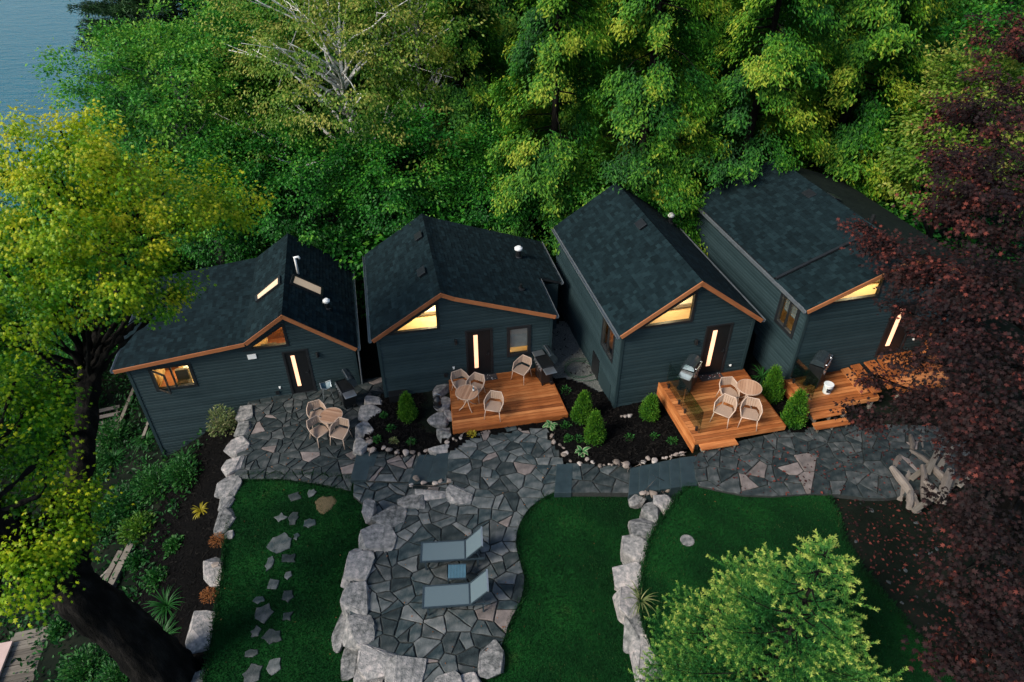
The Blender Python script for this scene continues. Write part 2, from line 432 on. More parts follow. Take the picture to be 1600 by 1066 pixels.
ZL, ZC, ZR = 0.0, 0.5, 1.35
terr_px = [(388, 628), (470, 612), (560, 594), (600, 590), (602, 612), (585, 640), (575, 675), (580, 704), (552, 745), (549, 768), (500, 757), (440, 749), (366, 750), (372, 700), (382, 650)]
terr = pts(terr_px, ZL)
pave('stone_terrace', terr, ZL, .40, 3, [M['stone_dark']], 'crazy paved slate terrace in front of the leftmost cottage', .016)
pat_px = [(700, 703), (722, 688), (760, 672), (810, 662), (850, 662), (868, 690), (884, 722), (872, 768), (846, 779), (822, 800), (808, 828), (806, 855), (815, 882), (821, 910), (813, 942), (796, 972), (788, 1000), (765, 1052), (712, 1085),
          (640, 1080), (592, 1040), (562, 1000), (545, 960), (544, 920), (556, 872), (585, 832), (612, 800), (640, 775), (680, 760), (700, 748)]
pat = chaikin(pts(pat_px, ZC), 1)
pave('stone_patio', pat, ZC, .44, 8, [M['stone'], M['stone'], M['stone_dark']], 'round crazy paved stone patio carrying the two loungers', .02, .55)
lowp_px = [(583, 704), (662, 709), (646, 754), (572, 752)]
pave('stone_landing', pts(lowp_px, .15), .15, .42, 5, [M['stone'], M['stone_dark']], 'short paved landing between the slate steps', .03)
jag_px = [(553, 750), (645, 752), (700, 745), (705, 752), (640, 775), (612, 800), (585, 832), (575, 815), (570, 790), (552, 775)]
pave('stone_apron', pts(jag_px, .06), .06, .44, 15, [M['stone']], 'strip of pinkish flagstones beside the boulder edge', .03)
mid_px = [(885, 724), (988, 728), (986, 771), (870, 770)]
pave('stone_path', pts(mid_px, .65), .65, .55, 6, [M['stone_dark'], M['stone_dark'], M['stone']], 'flagstone path between single slate step and stair', .03)
rt_px = [(1084, 712), (1110, 700), (1225, 674), (1262, 668), (1330, 664), (1400, 664), (1500, 668), (1530, 740), (1440, 772), (1370, 782), (1290, 770), (1180, 778), (1110, 764), (1086, 758)]
pave('stone_walk', chaikin(pts(rt_px, ZR), 1), ZR, .50, 9, [M['stone_dark']], 'dark flagstone walk in front of the two right decks', .016)
# slate steps
def px_slab(name, px, z, th, mat, label, cat='step', group='slate steps of the garden path'):
    q = pts(px, z)
    if area2(q) < 0: q = q[::-1]
    c = sum(q, Vector((0, 0))) / len(q)
    m = MB(); m.prism([(p.x - c.x, p.y - c.y) for p in q], 0, th)
    o = m.build(name, mat, None, (c.x, c.y, z - th), bevel=.012); tag(o, label, cat, group); return o
px_slab('stone_step', [(558, 706), (591, 706), (578, 750), (547, 750)], .19, .19, M['slate'], 'dark slate step at the end of the left terrace')
px_slab('stone_step', [(655, 711), (683, 709), (668, 754), (637, 757)], .33, .33, M['slate'], 'wide slate step right of the flagstone landing, lower of two')
px_slab('stone_step', [(682, 709), (712, 706), (699, 749), (667, 753)], .47, .47, M['slate'], 'slate step touching the round patio, upper of two')
px_slab('stone_step', [(870, 725), (895, 725), (893, 770), (866, 770)], .69, .4, M['slate'], 'single slate step where round patio meets the path')
tx = [985, 1000, 1016, 1031, 1046, 1062, 1086]; bx_ = [982, 998, 1012, 1030, 1048, 1065, 1087]
ordn = ['lowest', 'second', 'third', 'fourth', 'fifth', 'top']
for i in range(6):
    z = .78 + i * .115
    t0, t1 = 731 - i * 3.2, 731 - (i + 1) * 3.2; b0, b1 = 773 - i * 2.6, 773 - (i + 1) * 2.6
    px_slab('stone_step', [(tx[i], t0), (tx[i + 1] + 3, t1), (bx_[i + 1] + 3, b1), (bx_[i], b0)], z, z - .3 + i * .004, M['slate'],
            '%s slate step of the stair climbing beside the mulch bed' % ordn[i])

# ------------------------------------------------------------------ lawns
lawnL = chaikin(pts([(362, 742), (440, 742), (560, 745), (600, 780), (640, 820), (610, 880), (600, 960), (620, 1040), (660, 1130), (640, 1260), (250, 1260), (300, 1150), (318, 1066), (340, 940), (352, 850)], -.02), 1)
lawnM = pts([(850, 764), (990, 766), (1018, 792), (1010, 830), (995, 875), (980, 905), (985, 950), (1000, 1000), (1030, 1066), (1060, 1260), (700, 1260), (700, 1066), (740, 980), (780, 900), (760, 830), (800, 780)], ZC - .03)
lawnR = chaikin(pts([(1062, 768), (1090, 752), (1180, 765), (1285, 758), (1306, 795), (1325, 860), (1405, 960), (1500, 1066), (1560, 1260), (1090, 1260), (1050, 1066), (1006, 985), (998, 935), (1006, 875), (1018, 830), (1042, 800)], 1.3), 1)
slab('lawn', lawnL, -.45, -.02, M['lawn'], 'mown lawn with stepping stones left of the round patio')
slab('lawn', lawnM, ZC - .5, ZC - .03, M['lawn'], 'mown lawn between the round patio and boulder wall')
slab('lawn', lawnR, .5, 1.29, M['lawn'], 'raised mown lawn right of the boulder wall')

def triblades(name, x, y, z, h, rng, mat, label, lean=.5, w=.012):
    n = len(x); a = rng.uniform(0, 2 * np.pi, n); l = h * rng.uniform(.5, 1.2, n)
    t = rng.uniform(0, 2 * np.pi, n); s = rng.uniform(0, lean, n) * l
    v = np.zeros((n, 3, 3), np.float32)
    v[:, 0] = np.stack([x - np.cos(a) * w, y - np.sin(a) * w, np.broadcast_to(z, n)], 1)
    v[:, 1] = np.stack([x + np.cos(a) * w, y + np.sin(a) * w, np.broadcast_to(z, n)], 1)
    v[:, 2] = np.stack([x + np.cos(t) * s, y + np.sin(t) * s, z + l], 1)
    o = rawmesh(name, v.reshape(-1, 3), np.arange(3 * n).reshape(-1, 3), np.repeat(np.clip(rng.normal(.45, .18, n) + .16 * np.sin(x * 1.1 + .8 * np.sin(y * .7)) * np.sin(y * .9 + 1.3 * np.sin(x * .5)) + .10 * np.sign(np.sin((x * .5 + y * .87) * 5.7)) + (rng.random(n) < .02) * .5, 0, 1), 3), mat)
    tag(o, label, kind='stuff'); return o
def rawmesh(name, v, f, tint, mat, parent=None):
    me = bpy.data.meshes.new(name); k = f.shape[1]
    me.vertices.add(len(v)); me.vertices.foreach_set('co', np.ascontiguousarray(v, np.float32).ravel())
    me.loops.add(f.size); me.loops.foreach_set('vertex_index', np.ascontiguousarray(f, np.int32).ravel())
    me.polygons.add(len(f)); me.polygons.foreach_set('loop_start', np.arange(0, f.size, k, dtype=np.int32))
    me.update(calc_edges=True); me.validate()
    at = me.color_attributes.new('tint', 'FLOAT_COLOR', 'POINT')
    t = np.ones((len(v), 4), np.float32); t[:, :3] = np.asarray(tint, np.float32)[:, None]; at.data.foreach_set('color', t.ravel())
    me.materials.append(mat); return link(name, me, parent)
NR = np.random.default_rng(4)
def scatter(poly, n, holes=()):
    xs = [p[0] for p in poly]; ys = [p[1] for p in poly]
    x = NR.uniform(min(xs), max(xs), n); y = NR.uniform(min(ys), max(ys), n)
    k = inside(poly, x, y)
    for h in holes: k &= ~inside(h, x, y)
    return x[k], y[k]
for poly, z, holes, n, lb in ((lawnL, -.02, (pat, terr), 105000, 'fine grass blades of the left lawn'),
                              (lawnM, ZC - .03, (pat,), 80000, 'fine grass blades of the middle lawn'),
                              (lawnR, 1.29, (), 80000, 'fine grass blades of the raised right lawn')):
    x, y = scatter(poly, n, holes)
    triblades('grass', x, y, z, .045, NR, M['blade'], lb)

def fringe(poly, z, n, label, h=.09, other=None):
    P_ = np.array([[p[0], p[1]] for p in poly]); Q = np.roll(P_, -1, 0); L = np.linalg.norm(Q - P_, axis=1); i = NR.choice(len(P_), n, p=L / L.sum()); f = NR.random(n)
    q = P_[i] + (Q - P_)[i] * f[:, None] + NR.normal(0, .045, (n, 2))
    if other is not None: k = inside(other, q[:, 0], q[:, 1]); q = q[k]
    triblades('grass_fringe', q[:, 0], q[:, 1], z, h, NR, M['blade'], label, .9, .012)
fringe(pat, ZC - .03, 9000, 'longer grass along the edge of the round patio', .11, lawnM)
fringe(lawnR, 1.28, 9000, 'longer grass round the raised right lawn', .12)
fringe(lawnL, -.03, 9000, 'longer grass round the left lawn', .12)
fringe(terr, -.02, 5000, 'longer grass along the terrace edge', .10, lawnL)

# ------------------------------------------------------------------ mulch beds
def bed(name, poly, zfun, label, chips=2500):
    if area2(poly) < 0: poly = poly[::-1]
    bm = bmesh.new()
    xs = [p[0] for p in poly]; ys = [p[1] for p in poly]
    st = .12; gx = np.arange(min(xs), max(xs) + st, st); gy = np.arange(min(ys), max(ys) + st, st)
    Xg, Yg = np.meshgrid(gx, gy); ins = inside(poly, Xg, Yg)
    Zg = zfun(Xg, Yg) + .03 * np.sin(5 * Xg + 2 * np.sin(3 * Yg)) * np.sin(4 * Yg) + NR.normal(0, .008, Xg.shape)
    vid = {}
    for j in range(len(gy) - 1):
        for i in range(len(gx) - 1):
            if ins[j, i] or ins[j + 1, i] or ins[j, i + 1] or ins[j + 1, i + 1]:
                q = []
                for a, b in ((j, i), (j, i + 1), (j + 1, i + 1), (j + 1, i)):
                    if (a, b) not in vid: vid[a, b] = bm.verts.new((gx[b], gy[a], Zg[a, b]))
                    q.append(vid[a, b])
                bm.faces.new(q)
    me = bpy.data.meshes.new(name); bm.to_mesh(me); bm.free(); me.materials.append(M['mulch'])
    me.polygons.foreach_set('use_smooth', [True] * len(me.polygons))
    o = link(name, me); tag(o, label, kind='structure')
    x, y = scatter(poly, chips); z = zfun(x, y) + .02; n = len(x)
    a = NR.uniform(0, 6.28, n); L = NR.uniform(.03, .08, n); wd = NR.uniform(.008, .02, n); tl = NR.uniform(-.02, .03, n)
    ca, sa = np.cos(a), np.sin(a)
    v = np.stack([np.stack([x - ca * L + sa * wd, y - sa * L - ca * wd, z], 1), np.stack([x + ca * L + sa * wd, y + sa * L - ca * wd, z + tl], 1),
                  np.stack([x + ca * L - sa * wd, y + sa * L + ca * wd, z + tl + .01], 1), np.stack([x - ca * L - sa * wd, y - sa * L + ca * wd, z + .01], 1)], 1)
    c = rawmesh('mulch_chips', v.reshape(-1, 3), np.arange(4 * n).reshape(-1, 4), np.repeat(NR.random(n), 4), M['chip'])
    tag(c, 'loose bark chips on ' + label, kind='stuff')
    return o
b1 = pts([(590, 628), (604, 610), (640, 600), (690, 592), (692, 640), (684, 680), (690, 700), (712, 700), (680, 708), (646, 709), (604, 704), (574, 696), (574, 660)], .34)
bed('mulch_bed', b1, lambda x, y: .30 + 0 * x, 'black mulch bed in front of the second cottage')
b1c = pts([(690, 690), (712, 676), (780, 662), (850, 650), (862, 664), (780, 678), (735, 684), (704, 706)], .5)
bed('mulch_bed', b1c, lambda x, y: .54 + 0 * x, 'narrow mulch strip below the front edge of middle deck', 500)
b2 = pts([(835, 585), (882, 590), (905, 600), (945, 620), (962, 622), (1040, 590), (1092, 700), (1045, 716), (1008, 722), (976, 728), (890, 722), (876, 702), (858, 676), (880, 652), (850, 600)], .72)
def b2z(x, y): return np.clip(.60 + (x - 1.5) * .09, .58, 1.05)
bed('mulch_bed', b2, b2z, 'black mulch bed between the middle and third decks', 4500)
b3 = pts([(1165, 580), (1238, 590), (1262, 640), (1255, 672), (1224, 676), (1195, 630)], 1.4)
bed('mulch_bed', b3, lambda x, y: 1.40 + 0 * x, 'small mulch bed between the third and fourth decks', 800)
b4 = pts([(360, 690), (388, 636), (330, 650), (250, 700), (215, 760), (170, 900), (180, 1066), (170, 1250), (290, 1250), (322, 1066), (345, 900), (352, 780)], -.6)
bed('mulch_bed', b4, lambda x, y: terrain(x, y) + .05, 'sloping black mulch bank left of the boulder edging', 5000)
gr = pts([(850, 520), (880, 500), (935, 560), (945, 612), (905, 600), (882, 590), (852, 580)], .7)
bed('gravel_strip', gr, lambda x, y: terrain(x, y) + .09, 'grey gravel strip between the middle cottages', 100).data.materials[0] = M['gravel']

# ------------------------------------------------------------------ boulders and pebbles
def rock_mesh(seed, dims, npt=26, bev=.035, sub=True):
    rng = random.Random(seed); bm = bmesh.new(); tl_ = (rng.uniform(-1, 1), rng.uniform(-1, 1))
    for _ in range(npt):
        d = Vector((rng.gauss(0, 1), rng.gauss(0, 1), rng.gauss(0, 1))).normalized()
        k = 1 / max(abs(d.x), abs(d.y), abs(d.z)) ** .62
        d = d * k * rng.uniform(.84, 1.05)
        bm.verts.new((d.x * dims[0] / 2, d.y * dims[1] / 2, max(-.5, min(.30 + .10 * (d.x * tl_[0] + d.y * tl_[1]), d.z * .6)) * dims[2]))
    r = bmesh.ops.convex_hull(bm, input=bm.verts)
    bmesh.ops.delete(bm, geom=[g for g in r['geom_interior'] if isinstance(g, bmesh.types.BMVert)], context='VERTS')
    bmesh.ops.dissolve_limit(bm, angle_limit=R(14), verts=bm.verts, edges=bm.edges)
    bmesh.ops.bevel(bm, geom=list(bm.edges), offset=min(dims) * bev, segments=2, affect='EDGES', profile=.6)
    if sub:
        bmesh.ops.triangulate(bm, faces=bm.faces)
        bmesh.ops.subdivide_edges(bm, edges=[e for e in bm.edges if e.calc_length() > min(dims) * .35], cuts=1)
        for v in bm.verts:
            v.co += Vector((rng.gauss(0, 1), rng.gauss(0, 1), rng.gauss(0, 1))) * min(dims) * .009
    me = bpy.data.meshes.new('boulder'); bm.to_mesh(me); bm.free(); me.update(); return me
def boulder(parent, px, py, w, h, z, H=.55, rz=0, seed=0, mat='granite', name='boulder', world=True):
    """w, h: size in the picture in px; h is foreshortened ground depth plus a little of the front face"""
    c = P(px, py, z); dist = (c - CP).length; s = dist / F
    W_, D_ = w * s * 1.12, h * s * 1.12 / .86
    me = rock_mesh(seed + int(px * 7 + py), (W_, D_, H)); me.materials.append(M[mat])
    o = link(name, me, parent, (c.x, c.y, z - H * .34), rz)
    return o
BL = {
 'edge': ('boulder_edging', 'row of pale granite boulders along the left side of terrace and lawn', ZL + .12, .5,
   [(383, 643, 24, 25), (379, 667, 26, 25), (371, 694, 33, 33), (363, 724, 27, 30), (357, 755, 33, 37), (351, 783, 23, 22), (349, 808, 30, 37)]),
 'bedl': ('boulder_edging', 'row of granite boulders between left terrace and conical shrub bed', .42, .55,
   [(585, 623, 30, 16), (577, 642, 34, 26), (569, 667, 27, 24), (563, 691, 25, 29)]),
 'bedr': ('boulder_edging', 'stacked granite boulders along the left side of the middle deck', .62, .6,
   [(689, 606, 26, 22), (690, 626, 27, 26), (684, 653, 30, 25), (699, 646, 16, 16), (694, 674, 27, 25), (686, 697, 32, 14)]),
 'ring': ('boulder_edging', 'curved wall of big granite boulders holding the round patio', ZC + .15, .68,
   [(576, 788, 18, 34), (606, 803, 58, 32), (643, 781, 42, 32), (676, 768, 52, 22), (718, 769, 42, 30), (589, 836, 55, 42), (559, 881, 44, 52),
    (553, 935, 48, 50), (562, 980, 48, 40), (592, 1026, 57, 40), (632, 1050, 56, 38), (690, 1064, 60, 28), (768, 1030, 38, 52), (735, 1064, 40, 24)]),
 'ringlow': ('boulder_edging', 'lower tier of granite boulders below the round patio on the lawn', .22, .5,
   [(533, 975, 22, 57), (550, 1026, 32, 48), (576, 1058, 40, 36)]),
 'wall': ('boulder_wall', 'long boulder retaining wall between the two right lawns', 1.22, .95,
   [(1046, 786, 46, 32), (1018, 797, 30, 32), (1011, 820, 48, 40), (1001, 855, 48, 50), (986, 895, 48, 44), (984, 936, 40, 48), (1002, 978, 50, 46), (1020, 1022, 54, 56), (1044, 1070, 58, 54)]),
}
for k, (nm, lb, z, H, L) in BL.items():
    c0 = P(L[0][0], L[0][1], z)
    t = thing(nm, lb, 'boulders')
    for i, (x, y, w, h) in enumerate(L):
        boulder(t, x, y, w, h, z, H * (1 + .12 * math.sin(i * 2.3)), .15 * math.sin(i * 3.1), i)
for (x, y, w, h, z, lb) in ((338, 886, 38, 42, -.1, 'large pale boulder with a tan rock on it in the left mulch'), (321, 978, 48, 50, -.1, 'largest loose pale boulder in the mulch left of the lawn'),
                            (305, 1066, 40, 26, -.2, 'pale boulder at the bottom edge below the largest loose boulder'), (998, 779, 28, 15, .75, 'rounded pinkish boulder at the foot of the slate stair'),
                            (1142, 740, 3, 3, 1.4, None), (358, 834, 12, 14, 0.05, 'small tan rock beside the rust coloured mound')):
    if lb: tag(boulder(None, x, y, w, h, z, .5 if w > 20 else .22, .3, 77), lb, 'boulder')
tag(boulder(None, 336, 881, 11, 7, .13, .1, .2, 5, 'pebble', 'rock'), 'small tan rock lying on a pale boulder', 'rock')
PEB = [rock_mesh(900 + i, (1, .8, .62), 14, .16, False) for i in range(6)]
for m_ in PEB: m_.materials.append(M['pebble']); m_.polygons.foreach_set('use_smooth', [True] * len(m_.polygons))
def pebbles(path, zf, lb, sizes, seed, spread=.05):
    t = thing('pebble_edging', lb, 'pebbles'); rng = random.Random(seed)
    q = [P(x, y, zf(x)) for x, y in path]; i = 0; u = 0.0
    while i < len(q) - 1:
        seg = q[i + 1] - q[i]; L = seg.length
        if u > L: u -= L; i += 1; continue
        p = q[i] + seg * (u / L); s = rng.uniform(*sizes) * (1.7 if rng.random() < .12 else 1)
        o = link('pebble', rng.choice(PEB), t, (p.x + rng.gauss(0, spread), p.y + rng.gauss(0, spread), p.z + s * .12), rng.uniform(0, 6.28))
        o.scale = (s, s, s); u += s * rng.uniform(.75, 1.0)
pebbles([(574, 688), (577, 702), (599, 702), (618, 705), (646, 709), (668, 707), (684, 706)], lambda x: .30, 'line of small rounded pebbles edging the conical shrub bed', (.13, .24), 1)
pebbles([(861, 683), (869, 690), (878, 704), (885, 716), (895, 722), (919, 724), (955, 726), (976, 728), (991, 726), (1008, 721), (1023, 721), (1037, 716), (1052, 714), (1068, 707)], lambda x: .60 + max(0, x - 900) * .003, 'line of pebbles edging the big mulch bed', (.10, .26), 2)
pebbles([(640, 757), (676, 757), (690, 752), (700, 751), (712, 748)], lambda x: .45, 'cluster of pinkish pebbles above the patio boulders', (.16, .3), 3, .07)
pebbles([(700, 692), (716, 684), (722, 682)], lambda x: .58, 'few pale pebbles at the left corner of middle deck', (.1, .22), 4)
pebbles([(1000, 771), (1022, 772), (1036, 766), (1058, 760)], lambda x: 1.0, 'few round pebbles below the slate stair', (.14, .28), 5)
t = thing('pebble_edging', 'two cream pebbles lying in the big mulch bed', 'pebbles')
for x, y, s in ((978, 651, .2), (985, 650, .24), (972, 651, .14)):
    p = P(x, y, .85); o = link('pebble', PEB[1], t, (p.x, p.y, .87)); o.scale = (s, s, s)
# stepping stones in the left lawn
SS = [(461, 776, 20, 15), (487, 770, 13, 13), (438, 808, 20, 18), (459, 809, 16, 22), (483, 817, 20, 18), (438, 849, 34, 28), (463, 838, 10, 12), (451, 872, 24, 18), (421, 880, 14, 24), (450, 899, 12, 12), (427, 913, 20, 18),
      (450, 932, 18, 20), (405, 937, 16, 12), (412, 957, 28, 26), (449, 963, 18, 16), (399, 988, 16, 16), (426, 994, 26, 22), (393, 1020, 20, 12), (428, 1041, 22, 22), (394, 1052, 24, 26), (422, 1085, 24, 20)]
rng = random.Random(31); SSN = {'left': 0, 'right': 0}; ORD = 'first second third fourth fifth sixth seventh eighth ninth tenth eleventh twelfth thirteenth fourteenth'.split()
for i, (x, y, w, h) in enumerate(SS):
    c = P(x, y, 0); s = (c - CP).length / F; k = rng.randint(4, 6); a0 = rng.uniform(0, 6)
    poly = [Vector((math.cos(a0 + 6.283 * j / k) * w * s * .55 * rng.uniform(.8, 1.15), math.sin(a0 + 6.283 * j / k) * h * s * .62 * rng.uniform(.8, 1.15))) for j in range(k)]
    me, cen = stone_mesh(poly, .034, rng, .04); me.materials.append(M['stone_dark'] if rng.random() < .5 else M['stone'])
    o = link('stepping_stone', me, None, (c.x + cen.x, c.y + cen.y, -.022))
    side_ = 'right' if x > np.interp(y, [776, 808, 850, 880, 940, 1000], [474, 449, 450, 436, 436, 412]) else 'left'; SSN[side_] += 1
    tag(o, '%s flat stepping stone from the terrace in the %s column of the lawn path' % (ORD[SSN[side_] - 1], side_), 'stepping stone', 'stepping stones in the left lawn')
m = MB(); c = P(508, 787, 0)
prof = []
for ring, rr in enumerate((.40, .36, .2)):
    pass
n = 22; vs_ = [(0, 0, .022)]; 
for rr, zz in ((.16, .018), (.27, .012), (.33, -.01)):
    for k in range(n):
        a = 2 * math.pi * k / n; r_ = rr * (1 + .12 * math.sin(3 * a) + .06 * math.sin(7 * a)); vs_.append((r_ * math.cos(a), r_ * math.sin(a) * 1.1, zz))
fs_ = [(0, 1 + k, 1 + (k + 1) % n) for k in range(n)]
for q in range(2): fs_ += [(1 + q * n + k, 1 + (q + 1) * n + k, 1 + (q + 1) * n + (k + 1) % n, 1 + q * n + (k + 1) % n) for k in range(n)]
m.add(vs_, fs_); tag(m.build('straw_patch', M['straw'], None, (c.x, c.y, -.012)), 'round patch of dry straw on the left lawn', 'straw patch')
c = P(1073, 848, 1.2); m = MB(); m.lathe([(.20, 0), (.2, .03), (.17, .045), (.06, .05)], n=14)
tag(m.build('stone_disc', M['granite'], None, (c.x, c.y, 1.275)), 'small round grey stone disc set in the raised lawn', 'stone')

# ------------------------------------------------------------------ cottages
class House:
    def __init__(s, label, apx, z, ang, prof, depth, u0, u1, base, floor, vlast=None):
        s.o = P(apx[0], apx[1], z); s.z = z; s.ang = R(ang)
        s.u = Vector((math.cos(s.ang), math.sin(s.ang), 0)); s.v = Vector((-math.sin(s.ang), math.cos(s.ang), 0))
        s.root = thing('cottage', label, 'cottage', (s.o.x, s.o.y, 0), s.ang, 'row of dark cottages')
        s.prof = prof; s.D = depth; s.u0, s.u1 = u0, u1; s.base = base; s.floor = floor
        s.front_open = []; s.left_open = []
        s.rng = random.Random(int(apx[0]))
    def loc(s, w):
        d = w - Vector((s.o.x, s.o.y, 0)); return Vector((d.dot(s.u), d.dot(s.v), w.z))
    def fw(s, x, y, v=0):                              # pixel -> (u, z) on the front wall plane (or plane at depth v)
        q = s.loc(PW(x, y, s.o + s.v * v, s.v)); return (q.x, q.z)
    def lw(s, x, y):                                   # pixel -> (v, z) on the left wall
        q = s.loc(PW(x, y, s.o + s.u * s.u0, s.u)); return (q.y, q.z)
    def rz(s, u):
        return float(np.interp(u, [p[0] for p in s.prof], [p[1] for p in s.prof]))
    def on_roof(s, x, y, seg):
        (ua, za), (ub, zb) = s.prof[seg], s.prof[seg + 1]
        n = Vector((-(zb - za), 0, ub - ua)).normalized()
        nw = s.u * n.x + Vector((0, 0, n.z)); a = s.o + s.u * ua; a.z = za
        return s.loc(PW(x, y, a, nw)), n
    def face(s, side):
        if side == 'front': return lambda a, z, o: (a, -o, z)
        if side == 'left': return lambda a, z, o: (s.u0 - o, a, z)
        if side == 'right': return lambda a, z, o: (s.u1 + o, a, z)
        return lambda a, z, o: (a, s.D + o, z)
    def siding(s, side, opens=(), course=.13):
        f = s.face(side); m = MB()
        def span(z):
            if side in ('front', 'back'):
                lo, hi = s.u0, s.u1
                us = np.linspace(lo, hi, 400); k = np.array([s.rz(u) - .06 > z for u in us])
                if not k.any(): return None
                return us[k][0], us[k][-1]
            top = s.rz(s.u0 if side == 'left' else s.u1) - .05
            return (0.0, s.D) if z < top else None
        def ivals(z):
            sp = span(z)
            if not sp: return []
            iv = [sp]
            for poly in opens:
                xs = []
                for i in range(len(poly)):
                    (a, za), (b, zb) = poly[i], poly[(i + 1) % len(poly)]
                    if (za > z) != (zb > z): xs.append(a + (b - a) * (z - za) / (zb - za))
                if len(xs) >= 2:
                    l, h = min(xs), max(xs); nv = []
                    for a, b in iv:
                        if h <= a or l >= b: nv.append((a, b)); continue
                        if l > a: nv.append((a, l))
                        if h < b: nv.append((h, b))
                    iv = nv
            return iv
        zmax = max(p[1] for p in s.prof); z = s.base
        while z < zmax:
            z1 = z + course; A, B = ivals(z + .002), ivals(z1 - .002)
            if len(A) != len(B): A = B = ivals((z + z1) / 2)
            for (a0, a1), (b0, b1) in zip(A, B):
                t = s.rng.random()
                k_ = .58; c0, c1 = a0 + (b0 - a0) * k_, a1 + (b1 - a1) * k_; zm = z + course * k_
                m.add([f(a0, z, .052), f(a1, z, .052), f(c1, zm, .044), f(c0, zm, .044), f(b1, z1, .0), f(b0, z1, .0), f(a0, z, -.004), f(a1, z, -.004)], [(0, 1, 2, 3), (3, 2, 4, 5), (6, 7, 1, 0)], t)
            z = z1
        return m.build('wall' if side == 'front' else 'side_wall', M['siding'], s.root)
    def shingles(s, a, b, v0, v1, lift=0.0, mat='shingle', v1b=None, name='roof_slope'):
        """slope from upper (u,z) a to lower (u,z) b; v1b = rear end at the lower edge"""
        a, b = Vector(a), Vector(b); e = a - b; L = e.length; e = e / L
        n = Vector((-e.y, e.x));
        if n.y < 0: n = -n
        v1b = v1 if v1b is None else v1b
        def pt(t, v, h): q = b + e * t + n * (h + lift); return (q.x, v, q.y)
        m = MB()
        th = .09
        pl = [pt(0, v0, -th), pt(L, v0, -th), pt(L, v1, -th), pt(0, v1b, -th), pt(0, v0, -.004), pt(L, v0, -.004), pt(L, v1, -.004), pt(0, v1b, -.004)]
        m.add(pl, [(0, 1, 2, 3), (4, 5, 6, 7), (0, 1, 5, 4), (1, 2, 6, 5), (2, 3, 7, 6), (3, 0, 4, 7)], .3)
        deck = m.build(name, M['trim'], s.root)
        m = MB(); k = 0; t = 0.0; ex = .142
        while t < L - .02:
            t1 = min(t + ex + .03, L); end = v1b + (v1 - v1b) * (t / L); v = v0 - s.rng.uniform(0, .2)
            while v < end:
                w = s.rng.choice((.16, .22, .28, .34)); x0, x1 = max(v, v0) + .003, min(v + w, end) - .003
                if x1 - x0 > .02:
                    h = s.rng.choice((.010, .013, .018)); tt = min(1, max(0, s.rng.gauss(.5, .3)))
                    dz = s.rng.choice((0, 0, .012))
                    m.add([pt(t - dz, x0, h), pt(t - dz, x1, h), pt(t1, x1, .003), pt(t1, x0, .003), pt(t - dz, x0, -.002), pt(t - dz, x1, -.002)],
                          [(0, 1, 2, 3), (4, 5, 1, 0), (0, 3, 4), (1, 5, 2)], tt)
                v += w
            t += ex
        sh = m.build('shingles', M[mat], deck); sh['kind'] = 'stuff'
        return deck
    def ridge(s, u, z, v0, v1):
        m = MB(); v = v0
        while v < v1:
            w = min(.24, v1 - v); h = .012 + s.rng.uniform(0, .008)
            for sg in (-1, 1):
                k = (s.rz(u + sg * .15) - z)
                m.add([(u, v, z + h + .012), (u, v + w, z + .016), (u + sg * .15, v + w, z + k + .014), (u + sg * .15, v, z + k + h + .012)], [(0, 1, 2, 3)], s.rng.random())
            v += w
        m.build('ridge_cap', M['shingle'], s.root)
    def fascia(s, v=-.25, segs=None, w=.15):
        for i in (segs if segs is not None else range(len(s.prof) - 1)):
            (ua, za), (ub, zb) = s.prof[i], s.prof[i + 1]
            a = Vector((ua, 0, za)); b = Vector((ub, 0, zb)); L = (b - a).length
            m = MB(); m.box((0, 0, 0), (L + .01, .035, w))
            o = m.build('fascia_board', M['fascia'], s.root, bevel=.006)
            mid = (a + b) / 2; ang = math.atan2(zb - za, ub - ua)
            o.rotation_euler = (0, -ang, 0)
            o.location = (mid.x + math.sin(ang) * (w / 2 + .0), v - .02, mid.z - math.cos(ang) * (w / 2) + .018)
    def soffit(s): pass
    def gutter(s, u, z, v0, v1, sg):
        m = MB(); r = .06
        pr = [(0, 0), (0, -.09), (sg * .09, -.09), (sg * .11, 0), (sg * .10, 0), (sg * .085, -.08), (sg * .01, -.08), (sg * .01, 0)]
        vs = [(u + a, v, z + b) for v in (v0, v1) for a, b in pr]; n = len(pr)
        m.add(vs, [(i, (i + 1) % n, n + (i + 1) % n, n + i) for i in range(n)] + [tuple(range(n)), tuple(range(2 * n - 1, n - 1, -1))])
        return m.build('gutter', M['metal'], s.root)
    def downspout(s, pts_): m = MB(); m.tube(pts_, .035, 6); return m.build('downspout', M['metal'], s.root)
    def frame(s, side, poly, name='window', w=.09, dep=.07, pane='glass', mull=()):
        """frame along the polygon's edges, pane inside"""
        f = s.face(side); m = MB(); n = len(poly)
        c = Vector((sum(p[0] for p in poly) / n, sum(p[1] for p in poly) / n))
        q = [Vector(p) for p in poly]
        if area2(q) < 0: q = q[::-1]
        def off(d):
            r = []
            for i in range(n):
                a, b, e = q[i - 1], q[i], q[(i + 1) % n]
                d1, d2 = (b - a).normalized(), (e - b).normalized()
                n1, n2 = Vector((-d1.y, d1.x)), Vector((-d2.y, d2.x))
                bis = (n1 + n2).normalized(); r.append(b + bis * (d / max(.3, bis.dot(n1))))
            return r
        I, O = off(w * .45), off(-w * .55)
        vs = [f(p.x, p.y, o) for o in (-.06, dep) for p in I + O]
        k = 2 * n; fs = []
        for i in range(n):
            j = (i + 1) % n
            fs += [(i, j, n + j, n + i), (k + i, k + n + i, k + n + j, k + j), (i, k + i, k + j, j), (n + i, n + j, k + n + j, k + n + i)]
        m.add(vs, fs); fr = m.build(name, M['trim'], s.root, bevel=.006)
